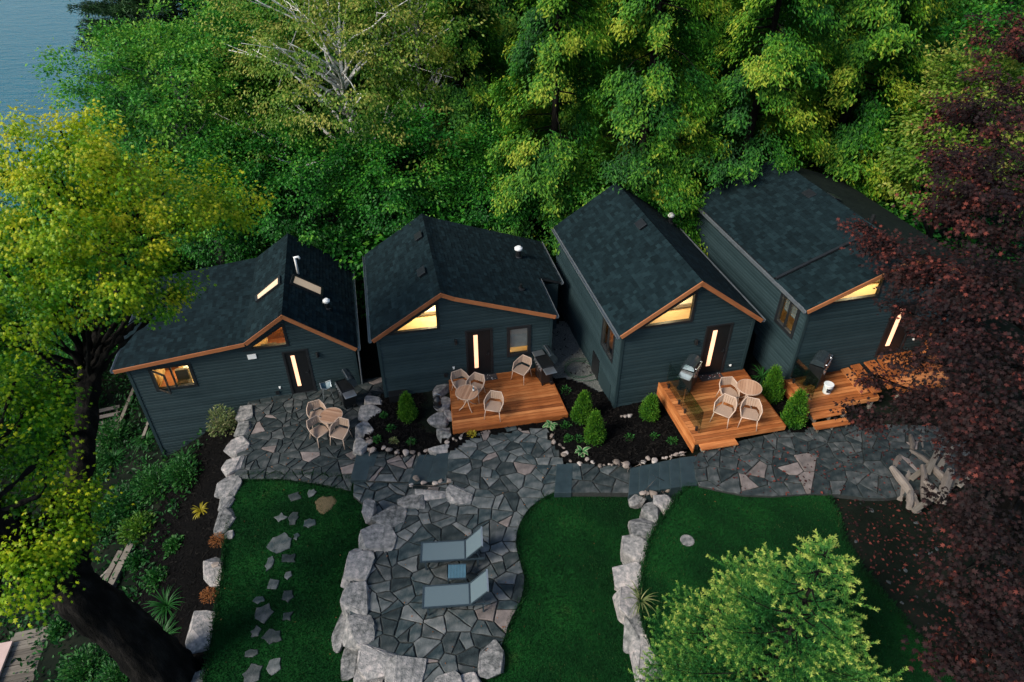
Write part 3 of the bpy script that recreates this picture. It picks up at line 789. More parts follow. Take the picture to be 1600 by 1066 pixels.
        if pane:
            g = MB(); g.add([f(p.x, p.y, .012) for p in I], [tuple(range(n))]); g.build('pane', M[pane], fr)
        for (a, b) in mull:
            mm = MB(); A = Vector(f(*a, .03)); B = Vector(f(*b, .03)); mm.beam(A, B, .06, .06, up=Vector(f(0, 0, 1)) - Vector(f(0, 0, 0))); mm.build('mullion', M['trim'], fr)
        return fr
    def door(s, ul, ur, z0, z1, strip=(.28, .44), sz=(.18, .9)):
        fr = s.frame('front', [(ul, z0), (ur, z0), (ur, z1), (ul, z1)], 'door', .08, .06, None)
        m = MB(); m.box(((ul + ur) / 2, 0, (z0 + z1) / 2), (ur - ul - .06, .05, z1 - z0 - .06)); m.build('door_leaf', M['door'], fr)
        w = ur - ul; h = z1 - z0
        m = MB(); m.box((ul + w * sum(strip) / 2, -.03, z0 + h * sum(sz) / 2), (w * (strip[1] - strip[0]), .02, h * (sz[1] - sz[0]))); m.build('glass_strip', M['strip'], fr)
        m = MB(); m.box((ur - .11, -.045, z0 + .98), (.04, .03, .18)); m.tube([(ur - .11, -.06, z0 + 1.0), (ur - .11, -.09, z0 + 1.0), (ur - .22, -.09, z0 + 1.0)], .012, 6); m.build('handle', M['dark_metal'], fr)
    def lamp(s, u, z):
        m = MB(); m.box((u, -.03, z), (.09, .04, .14)); m.lathe([(.045, -.1), (.05, -.09), (.05, .1), (.045, .11)], (u, -.10, z), 10); m.build('wall_lamp', M['dark_metal'], s.root)
    def socket(s, u, z):
        m = MB(); m.box((u, -.03, z), (.09, .03, .13)); m.box((u, -.06, z - .01), (.06, .04, .08)); m.build('outlet_cover', M['white'], s.root, bevel=.01)
    def room(s, lights, left=True, vd=4.2, loft=(), furn=()):
        m = MB(); z0 = s.floor + .02; a, b = s.u0 + .14, s.u1 - .14; v0, v1 = .12, min(s.D - .15, vd)
        us = [a] + [p[0] for p in s.prof if a < p[0] < b] + [b]; top = [(u, s.rz(u) - .2) for u in us]
        m.quad((a, v0, z0), (b, v0, z0), (b, v1, z0), (a, v1, z0))
        if left: m.quad((a, v0, z0), (a, v1, z0), (a, v1, top[0][1]), (a, v0, top[0][1]))
        m.quad((b, v0, z0), (b, v1, z0), (b, v1, top[-1][1]), (b, v0, top[-1][1]))
        m.add([(a, v1, z0), (b, v1, z0)] + [(u, v1, z) for u, z in top[::-1]], [tuple(range(2 + len(top)))])
        for i in range(len(top) - 1):
            (ua, za), (ub, zb) = top[i], top[i + 1]; m.quad((ua, v0, za), (ub, v0, zb), (ub, v1, zb), (ua, v1, za))
        m.build('room_lining', M['pine'], s.root)
        bm = MB()
        for v in np.arange(.7, v1, 1.0):
            for i in range(len(top) - 1):
                (ua, za), (ub, zb) = top[i], top[i + 1]; bm.beam((ua, v, za - .07), (ub, v, zb - .07), .07, .13, up=(0, 1, 0))
        bm.build('rafters', M['fascia'], s.root)
        for (la, lb_, lz) in loft:
            lm_ = MB(); lm_.box(((la + lb_) / 2, 1.75, lz - .06), (lb_ - la, 2.9, .1)); lm_.build('loft_floor', M['pine'], s.root)
            lm_ = MB(); lm_.box(((la + lb_) / 2, 1.9, lz + .10), ((lb_ - la) * .8, 1.7, .18)); lm_.build('mattress', M['bedding'], s.root, bevel=.05)
            for k_ in (-.22, .22): lm_ = MB(); lm_.box(((la + lb_) / 2 + (lb_ - la) * k_, 2.55, lz + .27), (.5, .35, .14)); lm_.build('pillow', M['bedding'], s.root, bevel=.06)
        zf = s.floor + .03
        for (fu, fv, fw_, fd, fh, fm) in furn:
            fm_ = MB(); fm_.box((fu, fv, zf + fh / 2), (fw_, fd, fh))
            if fh > .5: fm_.box((fu, fv + fd / 2 - .08, zf + fh + .2), (fw_, .16, .45))
            fm_.build('furniture', M[fm], s.root, bevel=.03)
        for (u, v, z, e) in lights:
            l = bpy.data.lights.new('room_light', 'POINT'); l.energy = e; l.color = (1, .76, .44); l.shadow_soft_size = .25
            o = bpy.data.objects.new('room_light', l); COL.objects.link(o); o.parent = s.root; o.location = (u, v, z)
    def pipe(s, x, y, seg, h=.3, r=.09, cap=True):
        q, n = s.on_roof(x, y, seg); m = MB()
        m.lathe([(.16, -.06), (.15, .03), (r, .06), (r, h)], (q.x, q.y, q.z), 12); pp = m.build('vent_pipe', M['dark_metal'], s.root)
        if cap: m = MB(); m.lathe([(r * 1.0, h - .02), (r * 1.5, h + .03), (r * 1.5, h + .09), (r * .8, h + .15)], (q.x, q.y, q.z), 14); m.build('cap', M['white'], pp)
    def vent(s, x, y, seg):
        q, n = s.on_roof(x, y, seg); m = MB()
        (ua, za), (ub, zb) = s.prof[seg], s.prof[seg + 1]; e = Vector((ub - ua, 0, zb - za)).normalized()
        if e.z > 0: e = -e
        nn = Vector((-e.z, 0, e.x));
        if nn.z < 0: nn = -nn
        rot = Matrix((e, Vector((0, 1, 0)), nn)).transposed()
        m.box(q + nn * .05, (.26, .42, .10), rot); m.box(q + nn * .11 + e * .01, (.34, .50, .03), rot)
        m.build('roof_vent', M['trim'], s.root, bevel=.01)
    def skylight(s, quadpx, seg):
        c = [s.on_roof(x, y, seg) for x, y in quadpx]; nn = c[0][1]
        if nn.z < 0: nn = -nn
        q = [a[0] for a in c]; m = MB(); n = 4
        cen = sum(q, Vector()) / 4
        I = [p + (cen - p) * .16 for p in q]
        vs = [p - nn * .02 for p in q] + [p + nn * .10 for p in q] + [p + nn * .10 for p in I] + [p + nn * .05 for p in I]
        fs = []
        for i in range(4):
            j = (i + 1) % 4; fs += [(i, j, 4 + j, 4 + i), (4 + i, 4 + j, 8 + j, 8 + i), (8 + i, 8 + j, 12 + j, 12 + i)]
        m.add(vs, fs); fr = m.build('skylight', M['trim'], s.root)
        m = MB(); m.add([p + nn * .07 for p in I], [(0, 1, 2, 3)]); m.build('pane', M['skylight'], fr)
    def corners(s, b0, b1):
        for u, b in ((s.u0, b0), (s.u1, b1)):
            m = MB(); t = s.rz(u) - .04; m.box((u, -.022, (b + t) / 2), (.10, .09, t - b)); m.build('corner_trim', M['siding'], s.root)

# --- leftmost cottage: low wing on the left, kinked roof, two skylights
h1 = House('leftmost dark cottage with kinked roof and two skylights', (477, 613), 0, 13, [(-6.0, 2.36), (-1.6, 2.80), (-.12, 3.78), (2.22, 1.92)], 5.9, -5.66, 2.06, -3.0, 0)
w1 = [h1.fw(*p) for p in ((234, 574), (297, 569), (306, 601), (246, 608))]
a_ = (w1[0][0] + w1[3][0]) / 2; b_ = (w1[1][0] + w1[2][0]) / 2; zt = (w1[0][1] + w1[1][1]) / 2; zb_ = (w1[2][1] + w1[3][1]) / 2
W1 = [(a_, zb_), (b_, zb_), (b_, zt), (a_, zt)]
G1 = [h1.fw(*p) for p in ((385, 546), (450, 540), (443, 506))]; G1[1] = (G1[1][0], G1[0][1]); G1[2] = (G1[1][0], G1[2][1])
D1 = (-.44, .40, .02, 2.02)
h1.siding('front', [W1, G1, [(D1[0], D1[2]), (D1[1], D1[2]), (D1[1], D1[3]), (D1[0], D1[3])]])
h1.siding('left'); h1.siding('right'); h1.siding('back')
h1.shingles((-1.6, 2.80), (-6.0, 2.36), -.25, 5.95); h1.shingles((-.12, 3.78), (-1.6, 2.80), -.25, 5.95); h1.shingles((-.12, 3.78), (2.22, 1.92), -.25, 5.95)
h1.ridge(-.12, 3.78, -.25, 5.95); h1.fascia(); h1.corners(-3, -.2)
h1.gutter(-6.0, 2.34, -.25, 5.9, -1); h1.gutter(2.22, 1.9, -.25, 5.9, 1)
h1.downspout([(2.26, -.1, 1.85), (2.22, -.02, 1.6), (2.16, -.03, .05)])
fr = h1.frame('front', W1, 'window', .10, .07, 'glass', [(((a_ + b_) / 2, zb_), ((a_ + b_) / 2, zt))])
m = MB(); hw = (b_ - a_) / 2 - .06; q0 = Vector((a_ + .06, -.09, 0)); q1 = q0 + Vector((math.cos(R(-38)) * hw, math.sin(R(-38)) * hw, 0))
for A, B in (((q0.x, q0.y, zb_ + .06), (q1.x, q1.y, zb_ + .06)), ((q0.x, q0.y, zt - .06), (q1.x, q1.y, zt - .06)), ((q0.x, q0.y, zb_ + .06), (q0.x, q0.y, zt - .06)), ((q1.x, q1.y, zb_ + .06), (q1.x, q1.y, zt - .06))): m.beam(A, B, .05, .05, up=(.3, 1, 0))
m.build('open_sash', M['trim'], fr)
h1.frame('front', G1, 'gable_window', .09, .07); h1.door(*D1)
h1.room([(-.3, 1.9, 2.75, 44), (-4.0, 1.8, 1.6, 42)], furn=[(-4.9, 1.3, .5, 1.2, .6, 'fascia'), (-3.9, 2.2, 1.3, .8, .55, 'bedding'), (-4.3, .8, .45, .4, .75, 'old_wood'), (-.6, 2.6, 1.6, .7, .7, 'fascia'), (-.2, 1.3, .3, .3, 1.6, 'old_wood'), (-1.2, 1.5, .6, .6, .8, 'old_wood')])
q = h1.fw(394, 556); m = MB(); m.box((q[0], -.05, q[1]), (.30, .06, .2)); m.build('wall_box', M['white'], h1.root, bevel=.01)
h1.lamp(.75, 1.75); h1.socket(-.85, .45); m = MB(); m.box((-.98, -.05, .22), (.12, .08, .16)); m.build('outlet_box', M['dark_metal'], h1.root)
h1.skylight([(440, 432), (401, 465), (402, 474), (440, 445)], 1); h1.skylight([(456, 431), (504, 452), (503, 466), (452, 444)], 2)
h1.pipe(512, 482, 2, .28)
q, n_ = h1.on_roof(466, 428, 2); m = MB(); m.tube([(q.x, q.y, q.z - .1), (q.x, q.y, q.z + .62), (q.x - .02, q.y, q.z + .72), (q.x + .14, q.y, q.z + .74), (q.x + .17, q.y, q.z + .66)], .045, 8); m.build('vent_stack', M['white'], h1.root, smooth=True)

# --- second cottage
h2 = House('second cottage with long shallow right roof behind the plain wooden deck', (750, 586), .75, 12, [(-3.78, 3.14), (-1.28, 4.74), (-.80, 4.50), (2.82, 3.24)], 5.85, -3.58, 2.70, -.2, .75)
G2 = [h2.fw(*p) for p in ((609, 521), (685, 517), (683, 472))]; G2[1] = (G2[1][0], G2[0][1]); G2[2] = (G2[1][0], G2[2][1])
D2 = (-.45, .47, .77, 2.86); W2 = [(1.10, 1.55), (1.88, 1.55), (1.88, 2.78), (1.10, 2.78)]
h2.siding('front', [G2, W2, [(D2[0], D2[2]), (D2[1], D2[2]), (D2[1], D2[3]), (D2[0], D2[3])]])
h2.siding('left'); h2.siding('right'); h2.siding('back')
h2.shingles((-1.28, 4.74), (-3.78, 3.14), -.25, 5.9); h2.shingles((-1.28, 4.74), (-.80, 4.50), -.25, 5.9); h2.shingles((-.80, 4.50), (2.82, 3.24), -.25, 5.9)
sl_ = (3.24 - 4.50) / 3.62; h2.shingles((2.82, 3.24), (3.75, 3.24 + .93 * sl_), 2.45, 5.9)
m = MB(); m.box((3.2, 4.2, 1.5), (.95, 3.3, 2.6)); m.build('lean_to', M['siding'], h2.root)
h2.ridge(-1.28, 4.74, -.25, 5.9); h2.fascia(); h2.corners(-.2, .2)
h2.gutter(-3.78, 3.12, -.25, 5.9, -1); h2.gutter(2.82, 3.2, -.25, 2.42, 1); h2.gutter(3.75, 2.9, 2.42, 5.9, 1)
h2.downspout([(3.0, 2.3, 3.05), (3.0, 2.32, 2.7), (2.78, 2.3, 2.4), (2.78, 2.3, .6)])
h2.frame('front', G2, 'gable_window', .09, .07); h2.door(*D2)
fr = h2.frame('front', W2, 'window', .12, .08)
m = MB()
for k in range(14): m.box((1.49, .06, 2.70 - k * .065), (.70, .012, .075), Matrix.Rotation(R(12), 3, 'X'))
m.build('blind', M['blind'], fr)
h2.room([(-1.5, 1.3, 4.1, 50), (1.6, 2.4, 1.6, 6)], loft=[(-3.2, -.7, 3.0)])
h2.lamp(-.85, 2.5); h2.socket(-.98, 1.3); m = MB(); m.box((-1.3, -.05, 1.02), (.12, .08, .16)); m.build('outlet_box', M['dark_metal'], h2.root)
h2.vent(656, 371, 0); h2.vent(661, 427, 0); h2.pipe(810, 402, 2, .34, .11); h2.pipe(814, 452, 2, .22, .05, False)
m = MB(); m.box((-3.15, -.2, .35), (.62, .35, .5)); m.build('crawl_hatch', M['door'], h2.root)

# --- third cottage
h3 = House('third cottage with steep gable behind the glass railed deck', (1113, 583), 1.7, 13, [(-3.84, 4.14), (-1.26, 5.86), (1.30, 4.0)], 7.6, -3.62, 1.10, .2, 1.7)
G3 = [h3.fw(*p) for p in ((1000, 511), (1078, 505), (1082, 455))]; G3[1] = (G3[1][0], G3[0][1]); G3[2] = (G3[1][0], G3[2][1])
D3 = (-.60, .32, 1.72, 3.85)
h3.siding('front', [G3, [(D3[0], D3[2]), (D3[1], D3[2]), (D3[1], D3[3]), (D3[0], D3[3])]])
L3 = [(.55, 2.45), (1.65, 2.45), (1.65, 3.62), (.55, 3.62)]
h3.siding('left', [L3]); h3.siding('right'); h3.siding('back')
h3.shingles((-1.26, 5.86), (-3.84, 4.14), -.25, 7.6); h3.shingles((-1.26, 5.86), (1.30, 4.0), -.25, 7.6)
h3.ridge(-1.26, 5.86, -.25, 7.6); h3.fascia(); h3.corners(.2, 1.2)
h3.gutter(-3.84, 4.12, -.25, 7.6, -1); h3.gutter(1.3, 3.98, -.25, 7.6, 1)
h3.frame('front', G3, 'gable_window', .09, .07); h3.door(*D3)
fl = h3.frame('left', L3, 'window', .10, .07, 'glass', [((1.1, 2.45), (1.1, 3.62))])
m = MB(); m.box((-3.66, 2.0, 1.0), (.06, .7, 1.2)); m.build('crawl_hatch', M['door'], h3.root)
m = MB(); m.box((-3.655, .95, 1.0), (.05, 1.1, 1.0)); m.build('crawl_panel', M['siding'], h3.root)
h3.room([(-1.5, 1.3, 5.0, 26), (-2.9, 1.0, 2.9, 16)], left=False, loft=[(-2.9, -.2, 3.95)], furn=[(-3.1, 1.2, .5, 1.4, .8, 'fascia'), (-2.4, 1.0, .4, .4, .9, 'old_wood')])
h3.lamp(-.95, 3.3); h3.socket(.62, 2.0)
h3.vent(1003, 353, 0); h3.pipe(1047, 349, 1, .3)

# --- fourth cottage, half hidden by the dark red maple
h4 = House('rightmost cottage half hidden behind the dark red maple', (1232, 592), 1.9, 13, [(-.34, 4.98), (3.05, 6.46), (6.4, 5.3)], 8.0, -.04, 6.2, .6, 2.35)
G4 = [h4.fw(*p) for p in ((1290, 473), (1369, 464), (1372, 428))]; G4[1] = (G4[1][0], G4[0][1]); G4[2] = (G4[1][0], G4[2][1])
D4 = (3.25, 4.22, 2.37, 4.55)
h4.siding('front', [G4, [(D4[0], D4[2]), (D4[1], D4[2]), (D4[1], D4[3]), (D4[0], D4[3])]])
L4 = [(.38, 3.48), (1.38, 3.48), (1.38, 4.62), (.38, 4.62)]
h4.siding('left', [L4]); h4.siding('right'); h4.siding('back')
h4.shingles((3.05, 6.46), (-.34, 4.98), -.25, 1.68); h4.shingles((3.05, 6.46), (-.34, 4.98), 1.69, 8.1, lift=.085)
h4.shingles((3.05, 6.46), (6.4, 5.3), -.25, 8.1, mat='shingle_greenish')
m = MB(); m.beam((-.34, 1.64, 5.06), (3.05, 1.64, 6.54), .06, .10, up=(0, 1, 0)); m.build('step_shade_line', M['trim'], h4.root)  # black strip standing in for the shade line at the roof step
h4.ridge(3.05, 6.54, 1.7, 8.1); h4.fascia(); h4.corners(.6, 1.0)
h4.gutter(-.34, 4.98, -.25, 8.1, -1)
h4.frame('front', G4, 'gable_window', .09, .07); h4.door(*D4)
fl = h4.frame('left', L4, 'window', .13, .08, 'glass', [((.88, 3.48), (.88, 4.62))])
m = MB()
for k in range(6): m.box((.06, .88, 4.52 - k * .1), (.03, .85, .06))
m.build('blind', M['blind'], fl)
h4.room([(2.6, 1.3, 5.7, 34), (.9, .9, 4.1, 34)], left=False, loft=[(1.2, 4.4, 4.75)])
m = MB(); m.box((-.08, 2.4, 1.7), (.06, .5, 1.2)); m.build('crawl_hatch', M['door'], h4.root)
h4.vent(1265, 306, 0); h4.vent(1301, 311, 1)
h4.pipe(1360, 352, 1, .4, .07, False); h4.socket(4.6, 2.9)
tag(h3.root, 'third cottage from the left, steep gable, behind the glass railed deck')

# ------------------------------------------------------------------ decks
def deck(label, A, B, Cc, D_, z, bw=.142, skirt=.2, skirts=('front', 'left', 'right'), sk_h=None):
    """A back-left, B back-right, Cc front-right, D_ front-left (world xy)"""
    cen = (A + B + Cc + D_) / 4; ang = math.atan2((B - A).y, (B - A).x)
    t = thing('deck', label, 'deck', (cen.x, cen.y, z), ang)
    inv = Matrix.Rotation(-ang, 2); a, b, c, d = [inv @ (p - cen) for p in (A, B, Cc, D_)]
    depth = min(a.y, b.y) - max(c.y, d.y); n = max(1, round(depth / bw)); rr = random.Random(int(cen.x * 100))
    for i in range(n):
        y0 = i / n; y1 = (i + 1) / n
        l0, l1 = d.lerp(a, y0), d.lerp(a, y1); r0, r1 = c.lerp(b, y0), c.lerp(b, y1); g = .010
        m = MB(); cx = (l0 + r0 + l1 + r1) / 4
        poly = [Vector((l0.x, l0.y + g)) - cx, Vector((r0.x, r0.y + g)) - cx, Vector((r1.x, r1.y - g)) - cx, Vector((l1.x, l1.y - g)) - cx]
        m.prism(poly, -.035, rr.uniform(-.002, .002)); m.build('deck_board', M['deck'], t, (cx.x, cx.y, 0))
    E = {'front': (d, c), 'left': (a, d), 'right': (c, b), 'back': (b, a)}
    for k in skirts:
        p, q = E[k]; h = (sk_h or {}).get(k, skirt); rows = max(1, round(h / .16))
        L = (q - p).length; an = math.atan2((q - p).y, (q - p).x); mid = (p + q) / 2; nrm = Vector(((q - p).y, -(q - p).x)).normalized()
        for j in range(rows):
            m = MB(); hh = h / rows - .006; m.box((0, 0, 0), (L + .05, .035, hh))
            m.build('skirt_board', M['deck'], t, (mid.x + nrm.x * .022, mid.y + nrm.y * .022, -.004 - hh / 2 - j * h / rows + .003), an)
    for p in (a, b, c, d):
        q = p * .9; m = MB(); m.box((q.x, q.y, -.3), (.1, .1, .52)); m.build('deck_post', M['old_wood'], t)
    for f_ in (.1, .5, .9):
        p = a.lerp(b, f_); q = d.lerp(c, f_); m = MB(); m.beam((p.x, p.y - .05, -.11), (q.x, q.y + .05, -.11), .05, .14); m.build('joist', M['old_wood'], t)
    return t, ang
def v2(x, y, z): return P(x, y, z).to_2d()
dk2, a2 = deck('reddish plain wooden deck in front of the second cottage', v2(702, 584, .75), v2(848, 563, .75), v2(886, 647, .75), v2(709, 671, .75), .75, sk_h={'front': .2, 'left': .2, 'right': .2})
dk3, a3 = deck('wooden deck with glass panels in front of third cottage', v2(1031, 598, 1.7), v2(1161, 577, 1.7), v2(1226, 665, 1.7), v2(1087, 688, 1.7), 1.7, sk_h={'front': .17, 'left': .55, 'right': .17})
dk4, a4 = deck('wooden deck with box step and bucket in front of rightmost cottage', v2(1227, 593, 1.95), v2(1345, 572, 1.95), v2(1372, 620, 1.95), v2(1266, 638, 1.95), 1.95, sk_h={'front': .16, 'left': .5, 'right': .16})
dk5, a5 = deck('upper wooden landing at the door of rightmost cottage', v2(1375, 556, 2.38), v2(1455, 542, 2.38), v2(1485, 596, 2.38), v2(1408, 606, 2.38), 2.38, sk_h={'front': .2, 'left': .2, 'right': .2})
def plank_step(label, px, z, th=.045, legs=True):
    q = [P(x, y, z) for x, y in px]; c = sum(q, Vector()) / 4; d = q[1] - q[0]; an = math.atan2(d.y, d.x)
    t = thing('deck_step', label, 'step', (c.x, c.y, z), an, 'plank steps of the decks')
    inv = Matrix.Rotation(-an, 3, 'Z'); l = [inv @ (p - c) for p in q]
    for k in (0, 1):
        f0, f1 = k * .5, (k + 1) * .5
        pp = [l[0].lerp(l[3], f0), l[1].lerp(l[2], f0), l[1].lerp(l[2], f1), l[0].lerp(l[3], f1)]
        cc = sum(pp, Vector()) / 4; m = MB()
        poly = [((p.x - cc.x) * 1, (p.y - cc.y) * .985) for p in pp]
        if area2(poly) < 0: poly = poly[::-1]
        m.prism(poly, -th, 0); m.build('tread_board', M['deck'], t, (cc.x, cc.y, 0))
    w = abs(l[1].x - l[0].x)
    for sx in (-.42, 0, .42):
        m = MB(); m.box((sx * w, 0, -.15), (.045, .24, .2)); m.build('stringer', M['old_wood'], t)
plank_step('single plank step at the front of the glass railed deck', [(1092, 694), (1148, 685), (1154, 694), (1097, 703)], 1.53)
plank_step('upper of two plank steps below the rightmost deck', [(1266, 645), (1319, 636), (1323, 645), (1272, 655)], 1.78)
plank_step('lower of two plank steps below the rightmost deck', [(1269, 661), (1322, 652), (1329, 662), (1276, 671)], 1.58)
for i, (pxs, z, lb) in enumerate((([(1314, 577), (1326, 574), (1358, 612), (1345, 615)], 2.06, 'lowest plank of the side stair to the upper landing'), ([(1329, 571), (1343, 568), (1378, 611), (1364, 614)], 2.17, 'middle plank of the side stair to the upper landing'),
                             ([(1350, 566), (1366, 562), (1402, 603), (1388, 607)], 2.28, 'top plank of the side stair to the upper landing'))):
    q = [P(x, y, z) for x, y in pxs]; q = [q[1], q[2], q[3], q[0]]
    c = sum(q, Vector()) / 4; d = q[1] - q[0]; an = math.atan2(d.y, d.x); inv = Matrix.Rotation(-an, 3, 'Z'); l = [inv @ (p - c) for p in q]
    t = thing('deck_step', lb, 'step', (c.x, c.y, z), an, 'plank steps of the decks')
    m = MB(); poly = [(p.x, p.y) for p in l]
    if area2(poly) < 0: poly = poly[::-1]
    m.prism(poly, -.045, 0); m.build('tread_board', M['deck'], t)
    m = MB(); m.box((0, 0, -.09), (abs(l[1].x - l[0].x) * .8, .06, .085)); m.build('riser', M['old_wood'], t)
# glass railing panels, clamped to the left edge of the third and fourth decks
def rail(label, a, b, z, h, npan):
    d = b - a; L = d.length; an = math.atan2(d.y, d.x)
    t = thing('glass_railing', label, 'railing', (a.x, a.y, z), an)
    for i in range(npan):
        x0 = L * i / npan + .03; x1 = L * (i + 1) / npan - .03
        m = MB(); m.box(((x0 + x1) / 2, 0, .06 + h / 2), (x1 - x0, .012, h)); pn = m.build('glass_panel', M['rail_glass'], t)
        for x in (x0 + .2, x1 - .2):
            m = MB(); m.box((x, 0, .09), (.07, .05, .17)); m.build('clamp', M['dark_metal'], pn)
a, b = P(1037, 600, 1.7), P(1090, 684, 1.7); rail('clear glass railing along the left edge of third deck', a.to_2d() + Vector((.07, 0)), b.to_2d() + Vector((.07, .1)), 1.7, .92, 2)
a, b = P(1230, 592, 1.95), P(1266, 632, 1.95); rail('clear glass railing along the left edge of rightmost deck', a.to_2d() + Vector((.07, 0)), b.to_2d() + Vector((.07, .1)), 1.95, .92, 1)
c = P(1440, 552, 2.38); t = thing('privacy_screen', 'orange wooden privacy screen at the right end of upper landing', 'screen', (c.x, c.y, 2.38), R(62))
for k in range(7): m = MB(); m.box((0, 0, 0), (1.5, .03, .17)); m.build('screen_board', M['deck'], t, (0, 0, .12 + k * .18))
for sx in (-.7, .7): m = MB(); m.box((sx, .06, .65), (.09, .09, 1.3)); m.build('post', M['deck'], t)

# ------------------------------------------------------------------ garden furniture
def make_chair():
    t = thing('tub_chair', '', 'chair', group='tan rope tub chairs')
    zs = .43
    m = MB(); poly = [(-.25, -.27), (.25, -.27), (.28, .02), (.18, .24), (-.18, .24), (-.28, .02)]
    m.prism(poly, zs - .035, zs + .012); m.build('seat', M['rope'], t, bevel=.012)
    fr = [(-.26, -.28, zs), (-.34, -.05, .63), (-.30, .16, .70), (-.19, .32, .82), (.19, .32, .82), (.30, .16, .70), (.34, -.05, .63), (.26, -.28, zs)]
    m = MB(); m.tube(fr, .019, 6); m.tube([fr[0], fr[-1]], .017, 6); m.build('frame', M['tan_metal'], t, smooth=True)
    low = [(-.26, -.27, zs), (-.295, -.03, zs + .05), (-.26, .12, zs + .10), (-.18, .255, zs + .11), (.18, .255, zs + .11), (.26, .12, zs + .10), (.295, -.03, zs + .05), (.26, -.27, zs)]
    m = MB()
    n = 5
    for i in range(7):
        if i in (1, 2, 3, 4, 5) or True:
            a0, a1, b0, b1 = Vector(low[i]), Vector(low[i + 1]), Vector(fr[i]), Vector(fr[i + 1])
            for k in range(n):
                f0, f1 = (k + .06) / n, (k + .94) / n
                p = [a0.lerp(a1, f0), a0.lerp(a1, f1), b0.lerp(b1, f1), b0.lerp(b1, f0)]
                nn = (p[1] - p[0]).cross(p[3] - p[0])
                if nn.length < 1e-6: continue
                nn.normalize(); m.add([q + nn * .006 for q in p] + [q - nn * .006 for q in p], [(0, 1, 2, 3), (7, 6, 5, 4), (0, 4, 5, 1), (1, 5, 6, 2), (2, 6, 7, 3), (3, 7, 4, 0)])
    m.build('backrest', M['rope'], t)['kind'] = 'stuff'
    for sx in (-1, 1):
        for p0, p1 in (((.24, -.25, zs), (.29, -.31, 0)), ((.18, .23, zs), (.24, .30, 0))):
            m = MB(); m.tube([(sx * p0[0], p0[1], p0[2]), (sx * p1[0], p1[1], p1[2])], [.018, .013], 6); m.build('leg', M['tan_metal'], t, smooth=True)
    return t
CH0 = make_chair(); used = [0]
def chair(px, py, zg, face, label):
    """px of the seat centre; face = compass of the facing direction in degrees, 270 = towards the viewer"""
    c = P(px, py, zg + .43); rz = R(face - 270)
    if not used[0]: used[0] = 1; CH0.location = (c.x, c.y, zg); CH0.rotation_euler = (0, 0, rz); CH0['label'] = label
    else: dup(CH0, (c.x, c.y, zg), rz, label)
TZ, DZ2, DZ3, DZ4 = ZL + .042, .753, 1.703, 1.953
chair(496, 648, TZ, 295, 'tan tub chair behind the round table on the slate terrace')
chair(498, 673, TZ, 318, 'tan tub chair left of and below the slate terrace table')
chair(532, 676, TZ, 250, 'tan tub chair right of the slate terrace table')
chair(720, 600, DZ2, 300, 'tan tub chair left of and behind the middle deck table')
chair(743, 605, DZ2, 245, 'tan tub chair directly behind the middle deck table')
chair(772, 634, DZ2, 258, 'tan tub chair standing alone at the centre of middle deck')
chair(816, 577, DZ2, 235, 'tan tub chair beside the grill under the small window')
chair(1138, 613, DZ3, 278, 'tan tub chair behind the others on the third deck')
chair(1132, 641, DZ3, 235, 'tan tub chair nearest the glass railing on the third deck')
chair(1172, 646, DZ3, 252, 'tan tub chair in front of the table on the third deck')

def make_table(rad):
    t = thing('bistro_table', '', 'table', group='round slatted bistro tables')
    n = 9; w = 2 * (rad - .02) / n
    for i in range(n):
        x0 = -rad + .02 + i * w + .003; x1 = x0 + w - .006; ri = rad - .022
        def hh(x): return math.sqrt(max(0, ri * ri - x * x))
        xs = np.linspace(x0, x1, 4); poly = [(x, -hh(x)) for x in xs] + [(x, hh(x)) for x in xs[::-1]]
        q = [];
        for p in poly:
            if not q or (Vector(p) - Vector(q[-1])).length > .004: q.append(p)
        # grain runs along local x, so the slat is built turned by 90 degrees
        m = MB(); m.prism([(p[1], -p[0]) for p in q], .70, .722); o = m.build('slat', M['slat'], t); o.rotation_euler = (0, 0, R(90))
    m = MB(); k = 32; vs = []; fs = []
    for r_, z in ((rad - .018, .695), (rad, .695), (rad, .728), (rad - .018, .728)):
        for j in range(k): a = 2 * math.pi * j / k; vs.append((r_ * math.cos(a), r_ * math.sin(a), z))
    for q in range(4):
        for j in range(k): fs.append((q * k + j, q * k + (j + 1) % k, ((q + 1) % 4) * k + (j + 1) % k, ((q + 1) % 4) * k + j))
    m.add(vs, fs); m.build('rim', M['tan_metal'], t, smooth=False)
    m = MB(); m.lathe([(.03, .3), (.03, .66), (.12, .69), (.12, .698)], n=10); m.build('column', M['tan_metal'], t)
    for j in range(4):
        a = R(45 + 90 * j); c_, s_ = math.cos(a), math.sin(a)
        m = MB(); m.tube([(c_ * .02, s_ * .02, .42), (c_ * .06, s_ * .06, .28), (c_ * .2, s_ * .2, .1), (c_ * .34, s_ * .34, .012)], [.02, .018, .016, .014], 6); m.build('leg', M['tan_metal'], t, smooth=True)
    return t
TB = make_table(.41); c = P(517, 649, TZ + .72); TB.location = (c.x, c.y, TZ); TB.rotation_euler = (0, 0, R(75)); TB['label'] = 'round tan table on the slate terrace by leftmost cottage'
c = P(729.5, 613, DZ2 + .72); dup(TB, (c.x, c.y, DZ2), R(-15), 'round slatted tan table with a bottle on the middle deck')
tb2 = c
c = P(1171, 605, DZ3 + .72); dup(TB, (c.x, c.y, DZ3), R(-20), 'round slatted tan table on the third deck by glass railing')
t = thing('bottle', 'small pale bottle standing on the middle deck table', 'bottle', P(740, 611, DZ2 + .73))
m = MB(); m.lathe([(.035, 0), (.037, .01), (.037, .13), (.02, .16), (.014, .19)], n=10); m.build('body', M['blue_slat'], t, smooth=True)
m = MB(); m.lathe([(.038, .03), (.0385, .035), (.0385, .10), (.038, .105)], n=10); m.build('sticker', M['white'], t)
